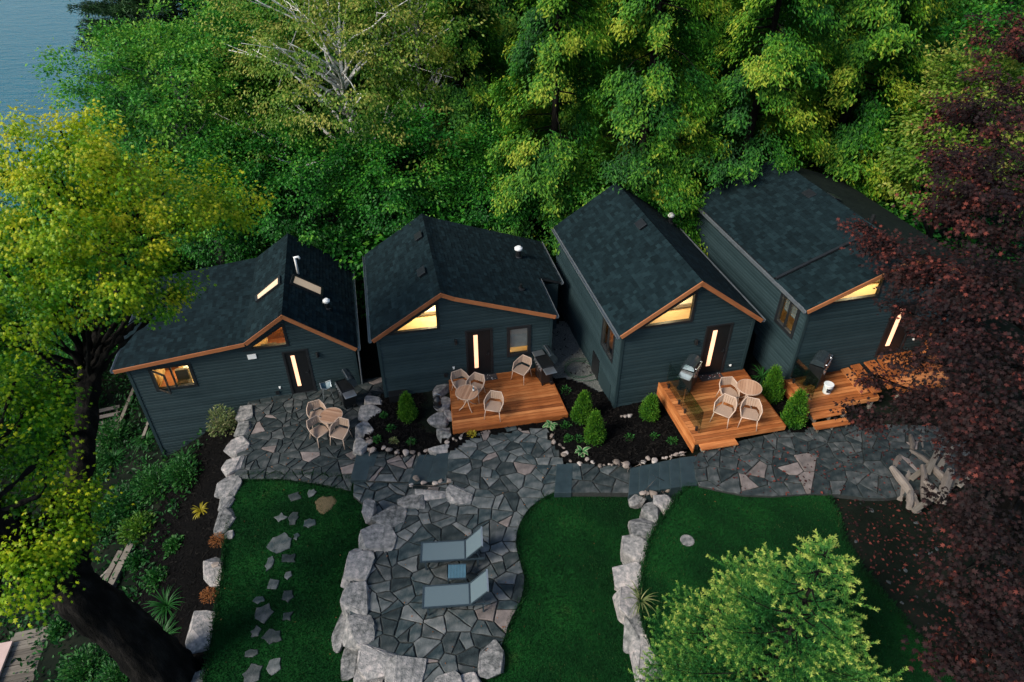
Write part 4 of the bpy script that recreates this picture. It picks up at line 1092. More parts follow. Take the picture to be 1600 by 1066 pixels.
m = MB(); m.lathe([(.017, .185), (.017, .21)], n=10); m.build('cap', M['white'], t)

def make_grill(label, loc, rz, lid_ang, shelf=('l', 'r')):
    """front faces local -y"""
    t = thing('gas_grill', label, 'grill', loc, rz, 'gas grills beside the cottages')
    m = MB(); m.box((0, 0, .40), (.62, .44, .62)); m.build('cabinet', M['grill'], t, bevel=.01)
    for sx in (-1, 1): m = MB(); m.box((sx * .148, -.228, .40), (.285, .018, .56)); d = m.build('cabinet_door', M['grill'], t, bevel=.004); m = MB(); m.tube([(sx * .04, -.245, .5), (sx * .04, -.262, .5), (sx * .04, -.262, .62), (sx * .04, -.245, .62)], .008, 5); m.build('handle', M['steel'], d)
    m = MB(); pr = [(-.24, .90), (-.22, .72), (.22, .72), (.24, .90)]
    m.add([(-.35, y, z) for y, z in pr] + [(.35, y, z) for y, z in pr], [(3, 2, 1, 0), (4, 5, 6, 7), (0, 1, 5, 4), (1, 2, 6, 5), (2, 3, 7, 6)]); m.quad((-.34, -.23, .86), (.34, -.23, .86), (.34, .23, .86), (-.34, .23, .86)); m.build('firebox', M['grill'], t)
    m = MB(); m.box((0, -.262, .80), (.70, .03, .13), Matrix.Rotation(R(-12), 3, 'X')); pn = m.build('control_panel', M['steel'], t)
    for x in (-.22, -.07, .08, .23): m = MB(); m.tube([(x, -.27, .80), (x, -.305, .805)], .025, 10); m.build('knob', M['dark_metal'], pn)
    lid = []
    for k in range(9): a = math.pi * k / 8; lid.append((-.235 * math.cos(a), .02 + .22 * math.sin(a) ** .8))
    rot = Matrix.Rotation(-lid_ang, 3, 'X'); hinge = Vector((0, .235, .905))
    m = MB(); vs = []; n = len(lid)
    for x in (-.345, .345):
        for y, z in lid: vs.append(hinge + rot @ Vector((x, y - .235, z)))
    for x in (-.33, .33):
        for y, z in lid: vs.append(hinge + rot @ Vector((x, (y - .0) * .93 - .235, z * .93)))
    fs = [(i, i + 1, n + i + 1, n + i) for i in range(n - 1)] + [(2 * n + i, 3 * n + i, 3 * n + i + 1, 2 * n + i + 1) for i in range(n - 1)]
    fs += [tuple(range(n))[::-1], tuple(range(n, 2 * n))]
    m.add(vs, fs); ld = m.build('lid', M['lid'], t, smooth=False)
    hp = [hinge + rot @ Vector((x, y - .235, z)) for x, y, z in ((-.25, -.24, .08), (-.25, -.29, .09), (.25, -.29, .09), (.25, -.24, .08))]
    m = MB(); m.tube(hp, .014, 6); m.build('lid_handle', M['steel'], ld)
    for s_ in shelf:
        sx = -1 if s_ == 'l' else 1; m = MB(); m.box((sx * .54, -.01, .84), (.36, .42, .035)); m.tube([(sx * .38, -.215, .84), (sx * .715, -.215, .84)], .018, 6); m.build('side_shelf', M['steel'], t, bevel=.008)
    for sx in (-1, 1):
        m = MB(); m.box((sx * .28, .17, .045), (.06, .06, .09)); m.box((sx * .28, -.17, .045), (.06, .06, .09)); m.build('foot', M['dark_metal'], t)
    for sx in (-1, 1): m = MB(); m.tube([(sx * .33, .17, .08), (sx * .37, .17, .08)], .08, 14); m.build('wheel', M['dark_metal'], t)
    return t
c = P(541, 634, TZ); make_grill('black grill with raised lid at the corner of leftmost cottage', (c.x + .05, c.y + .15, TZ), R(-60), R(62), ('r',))
c = P(852, 596, DZ2); make_grill('black grill with open lid at right end of middle deck', (c.x - .05, c.y + .1, DZ2), R(-70), R(62), ('l', 'r'))
c = P(1074, 606, DZ3); make_grill('dark grill with closed lid beside the doormat on third deck', (c.x, c.y + .1, DZ3), R(58), R(4), ('l',))
c = P(1272, 600, DZ4); make_grill('dark grill with closed lid behind the white bucket', (c.x, c.y + .1, DZ4), R(52), R(4), ('r',))
c = P(1291, 613, DZ4); t = thing('bucket', 'white lidded bucket with dark label on the rightmost deck', 'bucket', (c.x, c.y, DZ4))
m = MB(); m.lathe([(.125, 0), (.13, .01), (.15, .34)], n=20); m.build('body', M['white'], t, smooth=False)
m = MB(); m.lathe([(.160, .335), (.162, .34), (.162, .37), (.150, .378), (.02, .37)], n=20); m.build('lid', M['white'], t)
m = MB(); vs_ = []
for k in range(7):
    a = R(-125 + k * 14); vs_ += [(math.cos(a) * .1355, math.sin(a) * .1355, .08), (math.cos(a) * .1475, math.sin(a) * .1475, .25)]
m.add(vs_, [(2 * k, 2 * k + 2, 2 * k + 3, 2 * k + 1) for k in range(6)]); m.build('sticker', M['dark_metal'], t)
m = MB(); m.tube([(.152, 0, .3), (.13, -.09, .22), (.0, -.165, .15), (-.13, -.09, .22), (-.152, 0, .3)], .005, 5); m.build('handle', M['steel'], t)
# wire stand by the left grill
c = P(512, 622, TZ); t = thing('wire_stand', 'small pale blue metal stand with thin legs against leftmost cottage', 'stand', (c.x, c.y + .1, TZ), R(20))
m = MB(); m.tube([(-.18, -.1, .5), (-.2, .1, .62), (0, .16, .56), (.2, .1, .66), (.18, -.1, .5), (0, -.14, .46)], .022, 6, True); m.build('rim', M['metal'], t)
m = MB(); m.add([(-.18, -.1, .49), (0, -.14, .45), (.18, -.1, .49), (.2, .1, .64), (0, .16, .55), (-.2, .1, .6), (0, 0, .40)], [(0, 1, 6), (1, 2, 6), (2, 3, 6), (3, 4, 6), (4, 5, 6), (5, 0, 6)]); m.build('tray', M['blue_slat'], t)
for x, y in ((-.16, -.1), (.16, -.1), (.17, .1), (-.17, .1)): m = MB(); m.tube([(x * .7, y * .7, .44), (x * 1.15, y * 1.3, 0)], .010, 5); m.build('leg', M['metal'], t)

def lounger(label, quadpx, backpx, zg):
    q = [P(x, y, zg + .36) for x, y in quadpx]; foot = (q[0] + q[3]) / 2; hip = (q[1] + q[2]) / 2
    d = hip - foot; L = d.length; wid = .66; an = math.atan2(d.y, d.x); c = (foot + hip) / 2
    t = thing('sun_lounger', label, 'sun lounger', (c.x, c.y, zg), an, 'loungers on the round patio')
    hl = L / 2; z = .36; bl = .72; ba = R(50); bx, bz = bl * math.cos(ba), bl * math.sin(ba)
    m = MB(); m.box((0, 0, z), (L - .03, wid - .05, .018)); m.build('seat_sling', M['sling'], t)
    m = MB(); rot = Matrix.Rotation(-ba, 3, 'Y'); m.box((hl + .03 + bx / 2, 0, z + bz / 2), (bl, wid - .05, .018), rot); m.build('backrest_sling', M['sling'], t)
    for sy in (-1, 1):
        y = sy * (wid / 2 - .015)
        m = MB(); m.beam((-hl, y, z - .005), (hl + .55, y, z - .005), .035, .05); m.build('side_rail', M['lounge_frame'], t)
        m = MB(); m.beam((hl + .02, y, z), (hl + .03 + bx, y, z + bz), .03, .04); m.build('back_rail', M['lounge_frame'], t)
        for x in (-hl + .12, hl + .35): m = MB(); m.beam((x, y, z - .03), (x + .0, y, 0), .035, .045, up=(1, 0, 0)); m.build('leg', M['lounge_frame'], t)
        m = MB(); m.beam((hl + .40, y * .9, z), (hl + .03 + bx * .62, y * .9, z + bz * .62), .02, .02); m.build('prop', M['lounge_frame'], t)
    for x, zz in ((-hl - .005, z), (hl, z + .003)): m = MB(); m.beam((x, -wid / 2, zz), (x, wid / 2, zz), .04, .045); m.build('cross_bar', M['lounge_frame'], t)
    m = MB(); m.beam((hl + .03 + bx, -wid / 2, z + bz), (hl + .03 + bx, wid / 2, z + bz), .045, .045); m.build('cross_bar', M['metal'], t)
PZ = ZC + .043
lounger('grey sling sun lounger on the round patio, farther one behind the side table', [(659, 850), (726, 847), (727, 872), (658, 877)], None, PZ)
lounger('grey sling sun lounger on the round patio, nearer one in front of side table', [(662, 919), (733, 914), (734, 943), (661, 948)], None, PZ)
c = P(714, 893, PZ + .42); t = thing('side_table', 'small blue grey slatted side table between the two loungers', 'table', (c.x, c.y, PZ), R(3))
for k in range(6): m = MB(); m.box((-.205 + k * .082, 0, .42), (.074, .42, .02)); m.build('slat', M['blue_slat'], t)
for sy in (-1, 1): m = MB(); m.box((0, sy * .222, .415), (.51, .03, .035)); m.build('rail', M['lounge_frame'], t)
for sx in (-1, 1):
    for sy in (-1, 1): m = MB(); m.box((sx * .235, sy * .2, .2), (.035, .035, .4)); m.build('leg', M['lounge_frame'], t)
c = P(684, 634, .86); t = thing('lantern', 'black metal lantern standing on the boulders by middle deck', 'lantern', (c.x, c.y, .84))
m = MB(); m.lathe([(.15, 0), (.16, .02), (.16, .06), (.13, .08)], n=16); m.build('base', M['dark_metal'], t)
m = MB(); m.lathe([(.115, .08), (.125, .12), (.125, .28), (.11, .32)], n=16); m.build('glass_body', M['grill'], t, smooth=True)
m = MB(); m.lathe([(.14, .32), (.15, .34), (.09, .42), (.03, .46)], n=16); m.build('hood', M['dark_metal'], t)
m = MB(); m.tube([(-.13, 0, .34), (-.12, 0, .52), (0, 0, .58), (.12, 0, .52), (.13, 0, .34)], .009, 5); m.build('handle', M['steel'], t)
def doormat(label, px, py, z, rz, L, Wd, n, mats, seed):
    c = P(px, py, z); t = thing('doormat', label, 'doormat', (c.x, c.y, z), rz); rr = random.Random(seed)
    m = MB(); m.box((0, 0, .008), (L, Wd, .014)); m.build('mat', M['mat_dark'], t)
    for mm in mats:
        m = MB()
        for i in range(n):
            x, y = rr.uniform(-.46, .46) * L, rr.uniform(-.42, .42) * Wd; m.lathe([(rr.uniform(.012, .028), 0), (.012, .004)], (x, y, .0155), 7)
        m.build('print', M[mm], t)['kind'] = 'stuff'
doormat('dark doormat with pale dots at the middle deck door', 762, 590, DZ2, a2, .7, .36, 12, ['mat_spot'], 1)
doormat('doormat with red and white dots at the third deck door', 1110, 588, DZ3, a3, .85, .42, 16, ['mat_spot', 'mat_red'], 2)
c = P(905, 575, .75)
t = thing('garden_hose', 'loose coils of dark green hose on gravel between cottages', 'hose', (c.x, c.y, tz(c.x, c.y) + .12))
for k in range(3):
    m = MB(); m.tube([((.55 + .09 * k) * math.cos(a) + .1 * k, (.5 + .07 * k) * math.sin(a) + .12 * math.sin(k * 2), .02 + .012 * k) for a in np.linspace(0, 5.6 + .5 * k, 30)], .014, 5); m.build('coil', M['hose'], t)

# ------------------------------------------------------------------ vegetation
LM = {}
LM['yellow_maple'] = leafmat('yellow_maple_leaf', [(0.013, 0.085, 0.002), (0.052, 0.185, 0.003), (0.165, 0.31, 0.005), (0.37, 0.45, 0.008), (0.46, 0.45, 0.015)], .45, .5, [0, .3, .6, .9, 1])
LM['maple'] = leafmat('green_maple_leaf', [(0.0047, 0.0518, 0.0065), (0.013, 0.1123, 0.0108), (0.0389, 0.1987, 0.0151), (0.1188, 0.3024, 0.0259)], .35, .5, [0, .4, .8, 1])
LM['bright'] = leafmat('bright_maple_leaf', [(0.0063, 0.0721, 0.0094), (0.0251, 0.1646, 0.0157), (0.0815, 0.2744, 0.022), (0.1882, 0.3606, 0.0345)], .4, .5, [0, .35, .75, 1])
LM['birch'] = leafmat('birch_leaf', [(0.0186, 0.09, 0.0062), (0.0652, 0.1677, 0.0124), (0.1631, 0.2562, 0.0279), (0.3105, 0.3105, 0.059)], .4, .5, [0, .4, .8, 1])
LM['cedar'] = leafmat('cedar_frond', [(0.0045, 0.0471, 0.0054), (0.0199, 0.1196, 0.0072), (0.087, 0.2265, 0.0109), (0.281, 0.3352, 0.0254)], .32, .6, [0, .36, .72, 1])
LM['pine'] = leafmat('pine_needle', [(0.0042, 0.0224, 0.0084), (0.0098, 0.0448, 0.0154), (0.0224, 0.0728, 0.0182), (0.0448, 0.105, 0.0224)], .2, .6)
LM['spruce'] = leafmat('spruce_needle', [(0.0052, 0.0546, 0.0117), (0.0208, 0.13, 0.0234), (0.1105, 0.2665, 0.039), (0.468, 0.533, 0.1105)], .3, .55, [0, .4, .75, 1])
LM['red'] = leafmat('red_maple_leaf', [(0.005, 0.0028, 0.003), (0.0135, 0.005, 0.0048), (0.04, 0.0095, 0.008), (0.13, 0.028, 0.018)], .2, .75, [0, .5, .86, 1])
LM['shrub'] = leafmat('shrub_leaf', [(0.0041, 0.0351, 0.0068), (0.0108, 0.0756, 0.0121), (0.0297, 0.1323, 0.0203), (0.0675, 0.1755, 0.0297)], .35, .5)
LM['cone'] = leafmat('clipped_cedar_leaf', [(0.0057, 0.0437, 0.0034), (0.0196, 0.1035, 0.0057), (0.0575, 0.1782, 0.0092), (0.0978, 0.2185, 0.0138)], .3, .6)
LM['hosta'] = leafmat('hosta_leaf', [(.03, .13, .035), (.05, .18, .05), (.55, .58, .35)], .3, .5, [0, .7, 1])
LM['gold'] = leafmat('golden_leaf', [(.10, .13, .01), (.34, .28, .02), (.50, .38, .05)], .35, .5)
LM['rust'] = leafmat('rust_leaf', [(.12, .045, .012), (.28, .10, .03), (.38, .17, .05)], .3, .6)
LM['pale'] = leafmat('pale_mixed_leaf', [(.05, .12, .03), (.15, .19, .06), (.34, .28, .16)], .35, .6)

def unit(v): return v / np.maximum(np.linalg.norm(v, axis=-1, keepdims=True), 1e-9)
def leafgeo(pos, ax, nr, L, wr, shape='kite', curl=.15):
    """leaf outlines as geometry: returns vertices and triangles"""
    N = len(pos); ax = unit(ax); side = unit(np.cross(ax, nr)); up = np.cross(side, ax)
    L = np.broadcast_to(L, N)[:, None]; W_ = L * wr
    if shape == 'kite':
        v = np.stack([pos, pos + ax * L * .45 + side * W_ * .5 + up * L * curl * .5, pos + ax * L - up * L * curl, pos + ax * L * .45 - side * W_ * .5 + up * L * curl * .5], 1)
        f = np.array([[0, 1, 2], [0, 2, 3]]); k = 4
    else:                                             # lobed maple leaf: five points
        def q(a, s, u): return pos + ax * L * a + side * W_ * s + up * L * u
        v = np.stack([q(0, 0, 0), q(.18, .52, -.05), q(.36, .24, .03), q(.72, .58, -.12), q(.62, .15, .02), q(1.0, 0, -curl), q(.62, -.15, .02), q(.72, -.58, -.12), q(.36, -.24, .03), q(.18, -.52, -.05)], 1)
        f = np.array([[0, 1, 2], [0, 2, 8], [2, 3, 4], [2, 4, 8], [4, 6, 8], [4, 5, 6], [6, 7, 8], [0, 8, 9]]); k = 10
    F_ = (np.arange(N)[:, None, None] * k + f[None]).reshape(-1, 3)
    return v.reshape(-1, 3), F_, k
def leaves(name, parent, mat, pos, ax, nr, L, wr, tint, shape='kite', curl=.15):
    v, f, k = leafgeo(pos, ax, nr, L, wr, shape, curl)
    return rawmesh(name, v, f, np.repeat(np.clip(tint, 0, 1), k), mat, parent)

def clumps_ellipsoid(rng, n, rad, inner=.45, bumps=.22, flat=-.6):
    d = unit(rng.normal(0, 1, (n * 2, 3))); d = d[d[:, 2] > flat][:n]
    ph = rng.uniform(0, 6.28, 6)
    b = 1 + bumps * (np.sin(3 * d[:, 0] * 2 + ph[0]) * np.sin(3 * d[:, 1] * 2 + ph[1]) + .6 * np.sin(5 * d[:, 2] + 4 * d[:, 0] + ph[2]))
    r = (inner + (1 - inner) * rng.random(len(d)) ** .55) * b
    return d * r[:, None] * np.array(rad), d, r
def clump_leaves(rng, cen, out, per, R_, L, tint0, droop=.35, flat=.5, tipgain=.25, tvar=.12, upb=.9):
    n = len(cen); per_n = np.full(n, per); idx = np.repeat(np.arange(n), per_n); N = len(idx)
    off = rng.normal(0, 1, (N, 3)) * np.array([1, 1, flat]) * (R_ if np.isscalar(R_) else R_[idx][:, None]) * .55
    pos = cen[idx] + off
    rel = (off * out[idx]).sum(1) / (R_ if np.isscalar(R_) else R_[idx])
    ax = unit(off * .8 / np.mean(R_) + out[idx] * .7 + rng.normal(0, .45, (N, 3)) - np.array([0, 0, droop]))
    nr = unit(np.array([0, 0, upb]) + out[idx] * .5 + rng.normal(0, .45, (N, 3)))
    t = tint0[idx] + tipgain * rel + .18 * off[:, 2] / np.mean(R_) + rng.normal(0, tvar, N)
    return pos, ax, nr, L * rng.uniform(.65, 1.25, N), t
def limbs(m, rng, base, top, r0, targets, r1=.02, sides=6, sag=.1, start=(.25, .85), k_=.55):
    base, top = Vector(base), Vector(top)
    k = 7; wob = [Vector((rng.normal(0, .12), rng.normal(0, .12), 0)) for _ in range(k + 1)]
    tr = [base.lerp(top, i / k) + wob[i] * (i / k) for i in range(k + 1)]
    m.tube([tr[0] + Vector((0, 0, -.3))] + tr, [r0 * 1.35, r0 * 1.2] + [r0 * (1 - .85 * i / k) for i in range(1, k + 1)], 10)
    for tg in targets:
        tg = Vector(tg); f = min(start[1], max(start[0], (tg.z - base.z) / max(.1, (top.z - base.z)) - rng.uniform(.1, .3)))
        i = min(k - 1, int(f * k)); s_ = tr[i].lerp(tr[i + 1], f * k - i); rr = max(.025, r0 * (1 - .85 * f) * k_)
        mid = s_.lerp(tg, .5) + Vector((rng.normal(0, .25), rng.normal(0, .25), rng.normal(.1, .2)))
        q1 = s_.lerp(mid, .5) + Vector((rng.normal(0, .08), rng.normal(0, .08), .05)); q2 = mid.lerp(tg, .55) + Vector((rng.normal(0, .12), rng.normal(0, .12), 0))
        m.tube([s_, q1, mid, q2, tg], [rr, rr * .8, rr * .6, rr * .4, r1], sides)
        if k_ > .6:
            for _ in range(2):
                e = mid.lerp(tg, rng.uniform(.2, 1)) + Vector((rng.normal(0, .8), rng.normal(0, .8), rng.normal(.3, .6))); b_ = mid.lerp(q2, rng.uniform(0, 1))
                m.tube([b_, b_.lerp(e, .5) + Vector((rng.normal(0, .12), 0, rng.normal(0, .12))), e], [rr * .35, rr * .22, .008], 5)
def decid(name, label, loc, h, rad, cz, nclump, per, cr, L, mat, bark, seed, tint=(.45, .18), trunk_r=.18, nlimb=26, group='trees behind the cottages', shape='kite', inner=.45, droop=.35, limb_r1=.02, wr=.62, flat=-.6, cat='tree', tipgain=.25, lean=(0, 0), limb_k=.55):
    rng = np.random.default_rng(seed)
    t = thing(name, label, cat, loc, 0, group)
    c, d, r = clumps_ellipsoid(rng, nclump, rad, inner, flat=flat)
    cen = c + np.array([lean[0], lean[1], cz])
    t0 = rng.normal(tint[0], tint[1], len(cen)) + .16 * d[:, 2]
    p, ax, nr, LL, tt = clump_leaves(rng, cen, d, per, cr * rng.uniform(.7, 1.3, len(cen)), L, t0, droop, tipgain=tipgain)
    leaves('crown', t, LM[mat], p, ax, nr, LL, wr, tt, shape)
    m = MB(); sel = rng.choice(len(cen), min(nlimb, len(cen)), replace=False)
    limbs(m, rng, (0, 0, 0), (lean[0], lean[1], cz + rad[2] * .5), trunk_r, [cen[i] * np.array([.92, .92, 1]) for i in sel], limb_r1, k_=limb_k)
    m.build('trunk', M[bark], t, smooth=True)
    return t
def cedar(name, label, loc, h, rad, seed, nbr=165, mat='cedar', group='trees behind the cottages', bottom=.12, scale_=1.0):
    """tall arborvitae: drooping branches ending in flat hanging fans"""
    rng = np.random.default_rng(seed); t = thing(name, label, 'tree', loc, rng.uniform(0, 6.28), group)
    zf = bottom + (1 - bottom) * rng.random(nbr) ** .9; az = rng.uniform(0, 2 * np.pi, nbr)
    prof = np.clip(1.25 * (1 - zf) ** .62, .10, 1.0) * (1 - .35 * np.clip(.25 - zf, 0, 1) / .25)
    rr = rad * prof * rng.uniform(.72, 1.12, nbr); z0 = zf * h
    P_, A_, N_, T_, L_ = [], [], [], [], []
    m = MB(); m.tube([(0, 0, -.4), (0, 0, h * .3), (.05, .03, h * .65), (0, 0, h)], [.22, .18, .11, .02], 8)
    for i in range(nbr):
        o = np.array([math.cos(az[i]), math.sin(az[i]), 0]); sd = np.array([-o[1], o[0], 0])
        ns = int(9 + rr[i] * 5); u = .42 + .62 * rng.random(ns) ** .6
        droop = -.42 * rr[i] * (u ** 1.5) + .10 * rr[i] * np.clip(u - .85, 0, 1) * 5
        c = o * (rr[i] * u)[:, None] + sd * (rng.normal(0, .20, ns) * (.5 + rr[i] * .22))[:, None]
        c[:, 2] = z0[i] + droop + rng.normal(0, .10, ns)
        bt = rng.normal(.40, .19)
        k = 28; idx = np.repeat(np.arange(ns), k); N = len(idx)
        sp = rng.normal(0, 1, (N, 3)) * np.array([.15, .15, .13])
        hang = -np.abs(rng.normal(0, .16, N)); pos = c[idx] + sp; pos[:, 2] += hang
        ax = unit(o * .75 + sd * rng.normal(0, .7, N)[:, None] + np.array([0, 0, -.65]) + rng.normal(0, .25, (N, 3)))
        nr = unit(o * .8 + np.array([0, 0, .7]) + rng.normal(0, .35, (N, 3)))
        P_.append(pos); A_.append(ax); N_.append(nr); L_.append(rng.uniform(.10, .20, N) * scale_)
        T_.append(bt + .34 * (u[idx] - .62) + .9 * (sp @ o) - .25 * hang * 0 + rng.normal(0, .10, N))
        if i % 3 == 0: m.tube([(0, 0, z0[i] + .1), tuple(o * rr[i] * .5 + np.array([0, 0, z0[i] - .05 * rr[i]])), tuple(o * rr[i] * .9 + np.array([0, 0, z0[i] - .3 * rr[i]]))], [.035, .02, .008], 4)
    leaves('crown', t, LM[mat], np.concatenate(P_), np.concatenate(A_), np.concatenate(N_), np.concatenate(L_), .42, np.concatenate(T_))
    m.build('trunk', M['bark'], t, smooth=True)
    return t
def pine(name, label, loc, h, rad, seed, nbr=120, group='trees behind the cottages'):
    rng = np.random.default_rng(seed); t = thing(name, label, 'tree', loc, rng.uniform(0, 6.28), group)
    P_, A_, N_, T_, L_ = [], [], [], [], []; m = MB(); m.tube([(0, 0, -.5), (0, 0, h * .5), (.1, .1, h)], [.28, .2, .03], 8)
    for i in range(nbr):
        lev = int(rng.integers(0, 12)); z = h * (.18 + .80 * lev / 11) + rng.normal(0, .18); a = rng.uniform(0, 6.28); Lb = rad * (1 - .72 * lev / 11) * rng.uniform(.6, 1.15)
        o = np.array([math.cos(a), math.sin(a), .12]); sd = np.array([-o[1], o[0], 0])
        m.tube([(0, 0, z), tuple(o * Lb * .5 + np.array([0, 0, z])), tuple(o * Lb + np.array([0, 0, z + .1 * Lb]))], [.05, .03, .01], 5)
        ns = 26; u = .3 + .75 * rng.random(ns); c = o * (Lb * u)[:, None] + sd * (rng.normal(0, .28, ns) * Lb * .5 * (1.15 - u * .6))[:, None]; c[:, 2] += z + rng.normal(0, .1, ns)
        k = 14; idx = np.repeat(np.arange(ns), k); N = len(idx)
        ax = unit(o * .6 + rng.normal(0, .7, (N, 3)) + np.array([0, 0, .2])); P_.append(c[idx] + rng.normal(0, .09, (N, 3))); A_.append(ax); N_.append(unit(rng.normal(0, .6, (N, 3)) + np.array([0, 0, 1]))); L_.append(rng.uniform(.18, .34, N)); T_.append(rng.normal(.45, .2) + rng.normal(0, .15, N))
    leaves('crown', t, LM['pine'], np.concatenate(P_), np.concatenate(A_), np.concatenate(N_), np.concatenate(L_), .16, np.concatenate(T_))
    m.build('trunk', M['bark'], t, smooth=True); return t
def spruce(name, label, loc, h, rad, seed, group='young spruces in the foreground', levels=13, taper=.8):
    """whorled branches; every twig carries needles, the new tips are pale"""
    rng = np.random.default_rng(seed); t = thing(name, label, 'tree', loc, 0, group)
    P_, A_, N_, T_, L_ = [], [], [], [], []; m = MB(); m.tube([(0, 0, -.3), (0, 0, h * .6), (0, 0, h * 1.0)], [.12, .05, .010], 8)
    for lev in range(levels):
        f = lev / (levels - 1); z = h * (.08 + .90 * f); nb = int(6.4 - 1.6 * f)
        for j in range(nb):
            a = 2 * np.pi * (j + rng.uniform(-.28, .28)) / nb + lev * 1.13; Lb = rad * (1.02 - f) ** taper * rng.uniform(.6, 1.2) + .16
            o = np.array([math.cos(a), math.sin(a), 0]); sd = np.array([-o[1], o[0], 0]); rise = .30 + .85 * f
            def bp(u): return o * Lb * u + np.array([0, 0, z - .16 * Lb * math.sin(u * 2.2) + rise * Lb * .40 * u * u])
            m.tube([tuple(bp(u)) for u in (0, .35, .7, 1)], [.022, .016, .010, .004], 4)
            tw = [(bp(u0), bp(u0 + .17) - bp(u0), u0) for u0 in np.arange(.15, .99, .17)]
            nt = max(2, int(Lb / .29))
            for q in range(nt):
                u = .20 + .78 * (q + .5) / nt
                for s_ in (-1, 1):
                    tl = (.42 * Lb * (1.06 - u) + .24) * rng.uniform(.75, 1.2)
                    dr = unit(o * .85 + sd * s_ * .75 + np.array([0, 0, .12 + .25 * f])); st = bp(u); tw.append((st, dr * tl, u))
                    if tl > .50:
                        for u2 in np.arange(.3, .8, .24 / tl):
                            for s2 in (-1, 1): tw.append((st + dr * tl * u2, unit(dr + s2 * unit(np.cross(dr, [0, 0, 1])) * .8 + np.array([0, 0, .1])) * rng.uniform(.20, .30), u))
            for st, dv, ub in tw:
                ln = np.linalg.norm(dv); k = int(16 + ln * 225); u = rng.random(k) ** .85; dd = dv / ln
                pos = st + dv * u[:, None]; sc = unit(rng.normal(0, 1, (k, 3)))
                ax = unit(dd * .75 + sc * .85 + np.array([0, 0, .1])); nr = unit(np.cross(ax, rng.normal(0, 1, (k, 3))))
                P_.append(pos); A_.append(ax); N_.append(nr); L_.append(rng.uniform(.045, .068, k))
                outer = np.linalg.norm(pos[:, :2], axis=1) / Lb
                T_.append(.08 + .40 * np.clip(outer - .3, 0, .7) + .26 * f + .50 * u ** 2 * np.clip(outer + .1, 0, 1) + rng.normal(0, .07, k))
    for q in range(26):
        zz = h * (.55 + .47 * q / 25); a = q * 2.4; k = 60; dv = np.array([math.cos(a) * .16, math.sin(a) * .16, .16]); u = rng.random(k); sc = unit(rng.normal(0, 1, (k, 3)))
        P_.append(np.array([0, 0, zz]) + dv * u[:, None]); A_.append(unit(unit(dv) * .7 + sc * .8)); N_.append(unit(rng.normal(0, 1, (k, 3)))); L_.append(rng.uniform(.04, .065, k)); T_.append(.45 + .45 * u + rng.normal(0, .06, k))
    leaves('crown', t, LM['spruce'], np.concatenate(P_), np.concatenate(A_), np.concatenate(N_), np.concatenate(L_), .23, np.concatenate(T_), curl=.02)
    m.build('trunk', M['bark'], t, smooth=True); return t

# --- trees behind the cottages
def gz(x, y): return tz(x, y) - .05
def at(x, y): return (x, y, gz(x, y))
cA = cedar('cedar_tree', 'tall cedar with hanging yellow green sprays behind the middle deck cottage roof', at(1.8, 28.3), 15.5, 3.3, 11)
cB = cedar('cedar_tree', 'tall cedar with hanging sprays behind the third cottage ridge', at(5.6, 28.0), 16.5, 3.6, 12)
cC = cedar('cedar_tree', 'broad cedar overhanging the back of the rightmost cottage roof', at(10.0, 28.0), 16, 3.7, 13)
spots = [(cB, -2.2, 31.5, .9, 2.1, 'cedar beside the white birch, left end of the cedar row'), (cA, 4.0, 34.5, 1.1, 1.0, 'cedar in the second row between second and third cottages'), (cC, 8.6, 35.5, 1.12, 2.7, 'cedar in the second row behind the third cottage'),
         (cA, 14.6, 29.6, 1.06, 4.0, 'bright cedar at the right end of the row above the rightmost cottage'), (cB, 13.2, 36.5, 1.2, .4, 'cedar in the second row behind the rightmost cottage'), (cC, 18.2, 34.0, 1.05, 3.3, 'cedar behind the top of the dark red maple'),
         (cA, .2, 37.5, 1.15, 5.0, 'cedar in the third row behind the white birch'), (cB, 23.5, 37.5, 1.15, 1.5, 'cedar at the top right corner behind the red maple'), (cC, 19.5, 41, 1.2, 2.2, 'distant cedar at the top right behind others'), (cA, 5.5, 42, 1.25, 3.0, 'distant cedar at the top centre')]
for src, x, y, s, rz_, lb in spots: dup(src, at(x, y), rz_, lb, (s, s, s))
decid('birch_tree', 'white stemmed birch with pale yellow green leaves behind leftmost cottages', at(-7.4, 31.0), 16, (5.2, 4.6, 5.0), 9.2, 560, 74, .50, .125, 'birch', 'bark_birch', 21, (.62, .2), .24, 34, inner=.35, limb_r1=.016, droop=.7, limb_k=.8)
decid('birch_tree', 'smaller white stemmed birch right of the main birch', at(-4.2, 31.8), 15, (3.0, 3.0, 4.4), 9.6, 300, 34, .5, .15, 'birch', 'bark_birch', 22, (.5, .2), .14, 30, inner=.3, limb_r1=.014, droop=.7, limb_k=.8)
decid('maple_tree', 'bright green rounded maple behind the yellow maple', at(-15.6, 32.0), 13, (4.6, 4.4, 4.2), 8.6, 430, 105, .58, .155, 'bright', 'bark_grey', 23, (.52, .18), .25, 30, inner=.5)
gA = decid('broadleaf_tree', 'dark green broadleaf tree behind the ridge of leftmost cottage', at(-9.6, 28.2), 8, (3.4, 2.6, 3.0), 4.4, 300, 110, .50, .135, 'maple', 'bark', 24, (.42, .16), .14, 20)
gB = decid('broadleaf_tree', 'dark green broadleaf tree between first and second cottages', at(-5.0, 28.4), 8, (3.0, 2.4, 3.4), 4.6, 300, 110, .50, .135, 'maple', 'bark', 25, (.45, .16), .14, 20)
gC = decid('broadleaf_tree', 'leafy green tree overhanging the right of second cottage roof', at(2.6, 28.4), 8, (2.3, 1.9, 1.9), 4.2, 300, 64, .5, .15, 'bright', 'bark', 26, (.42, .14), .12, 14)
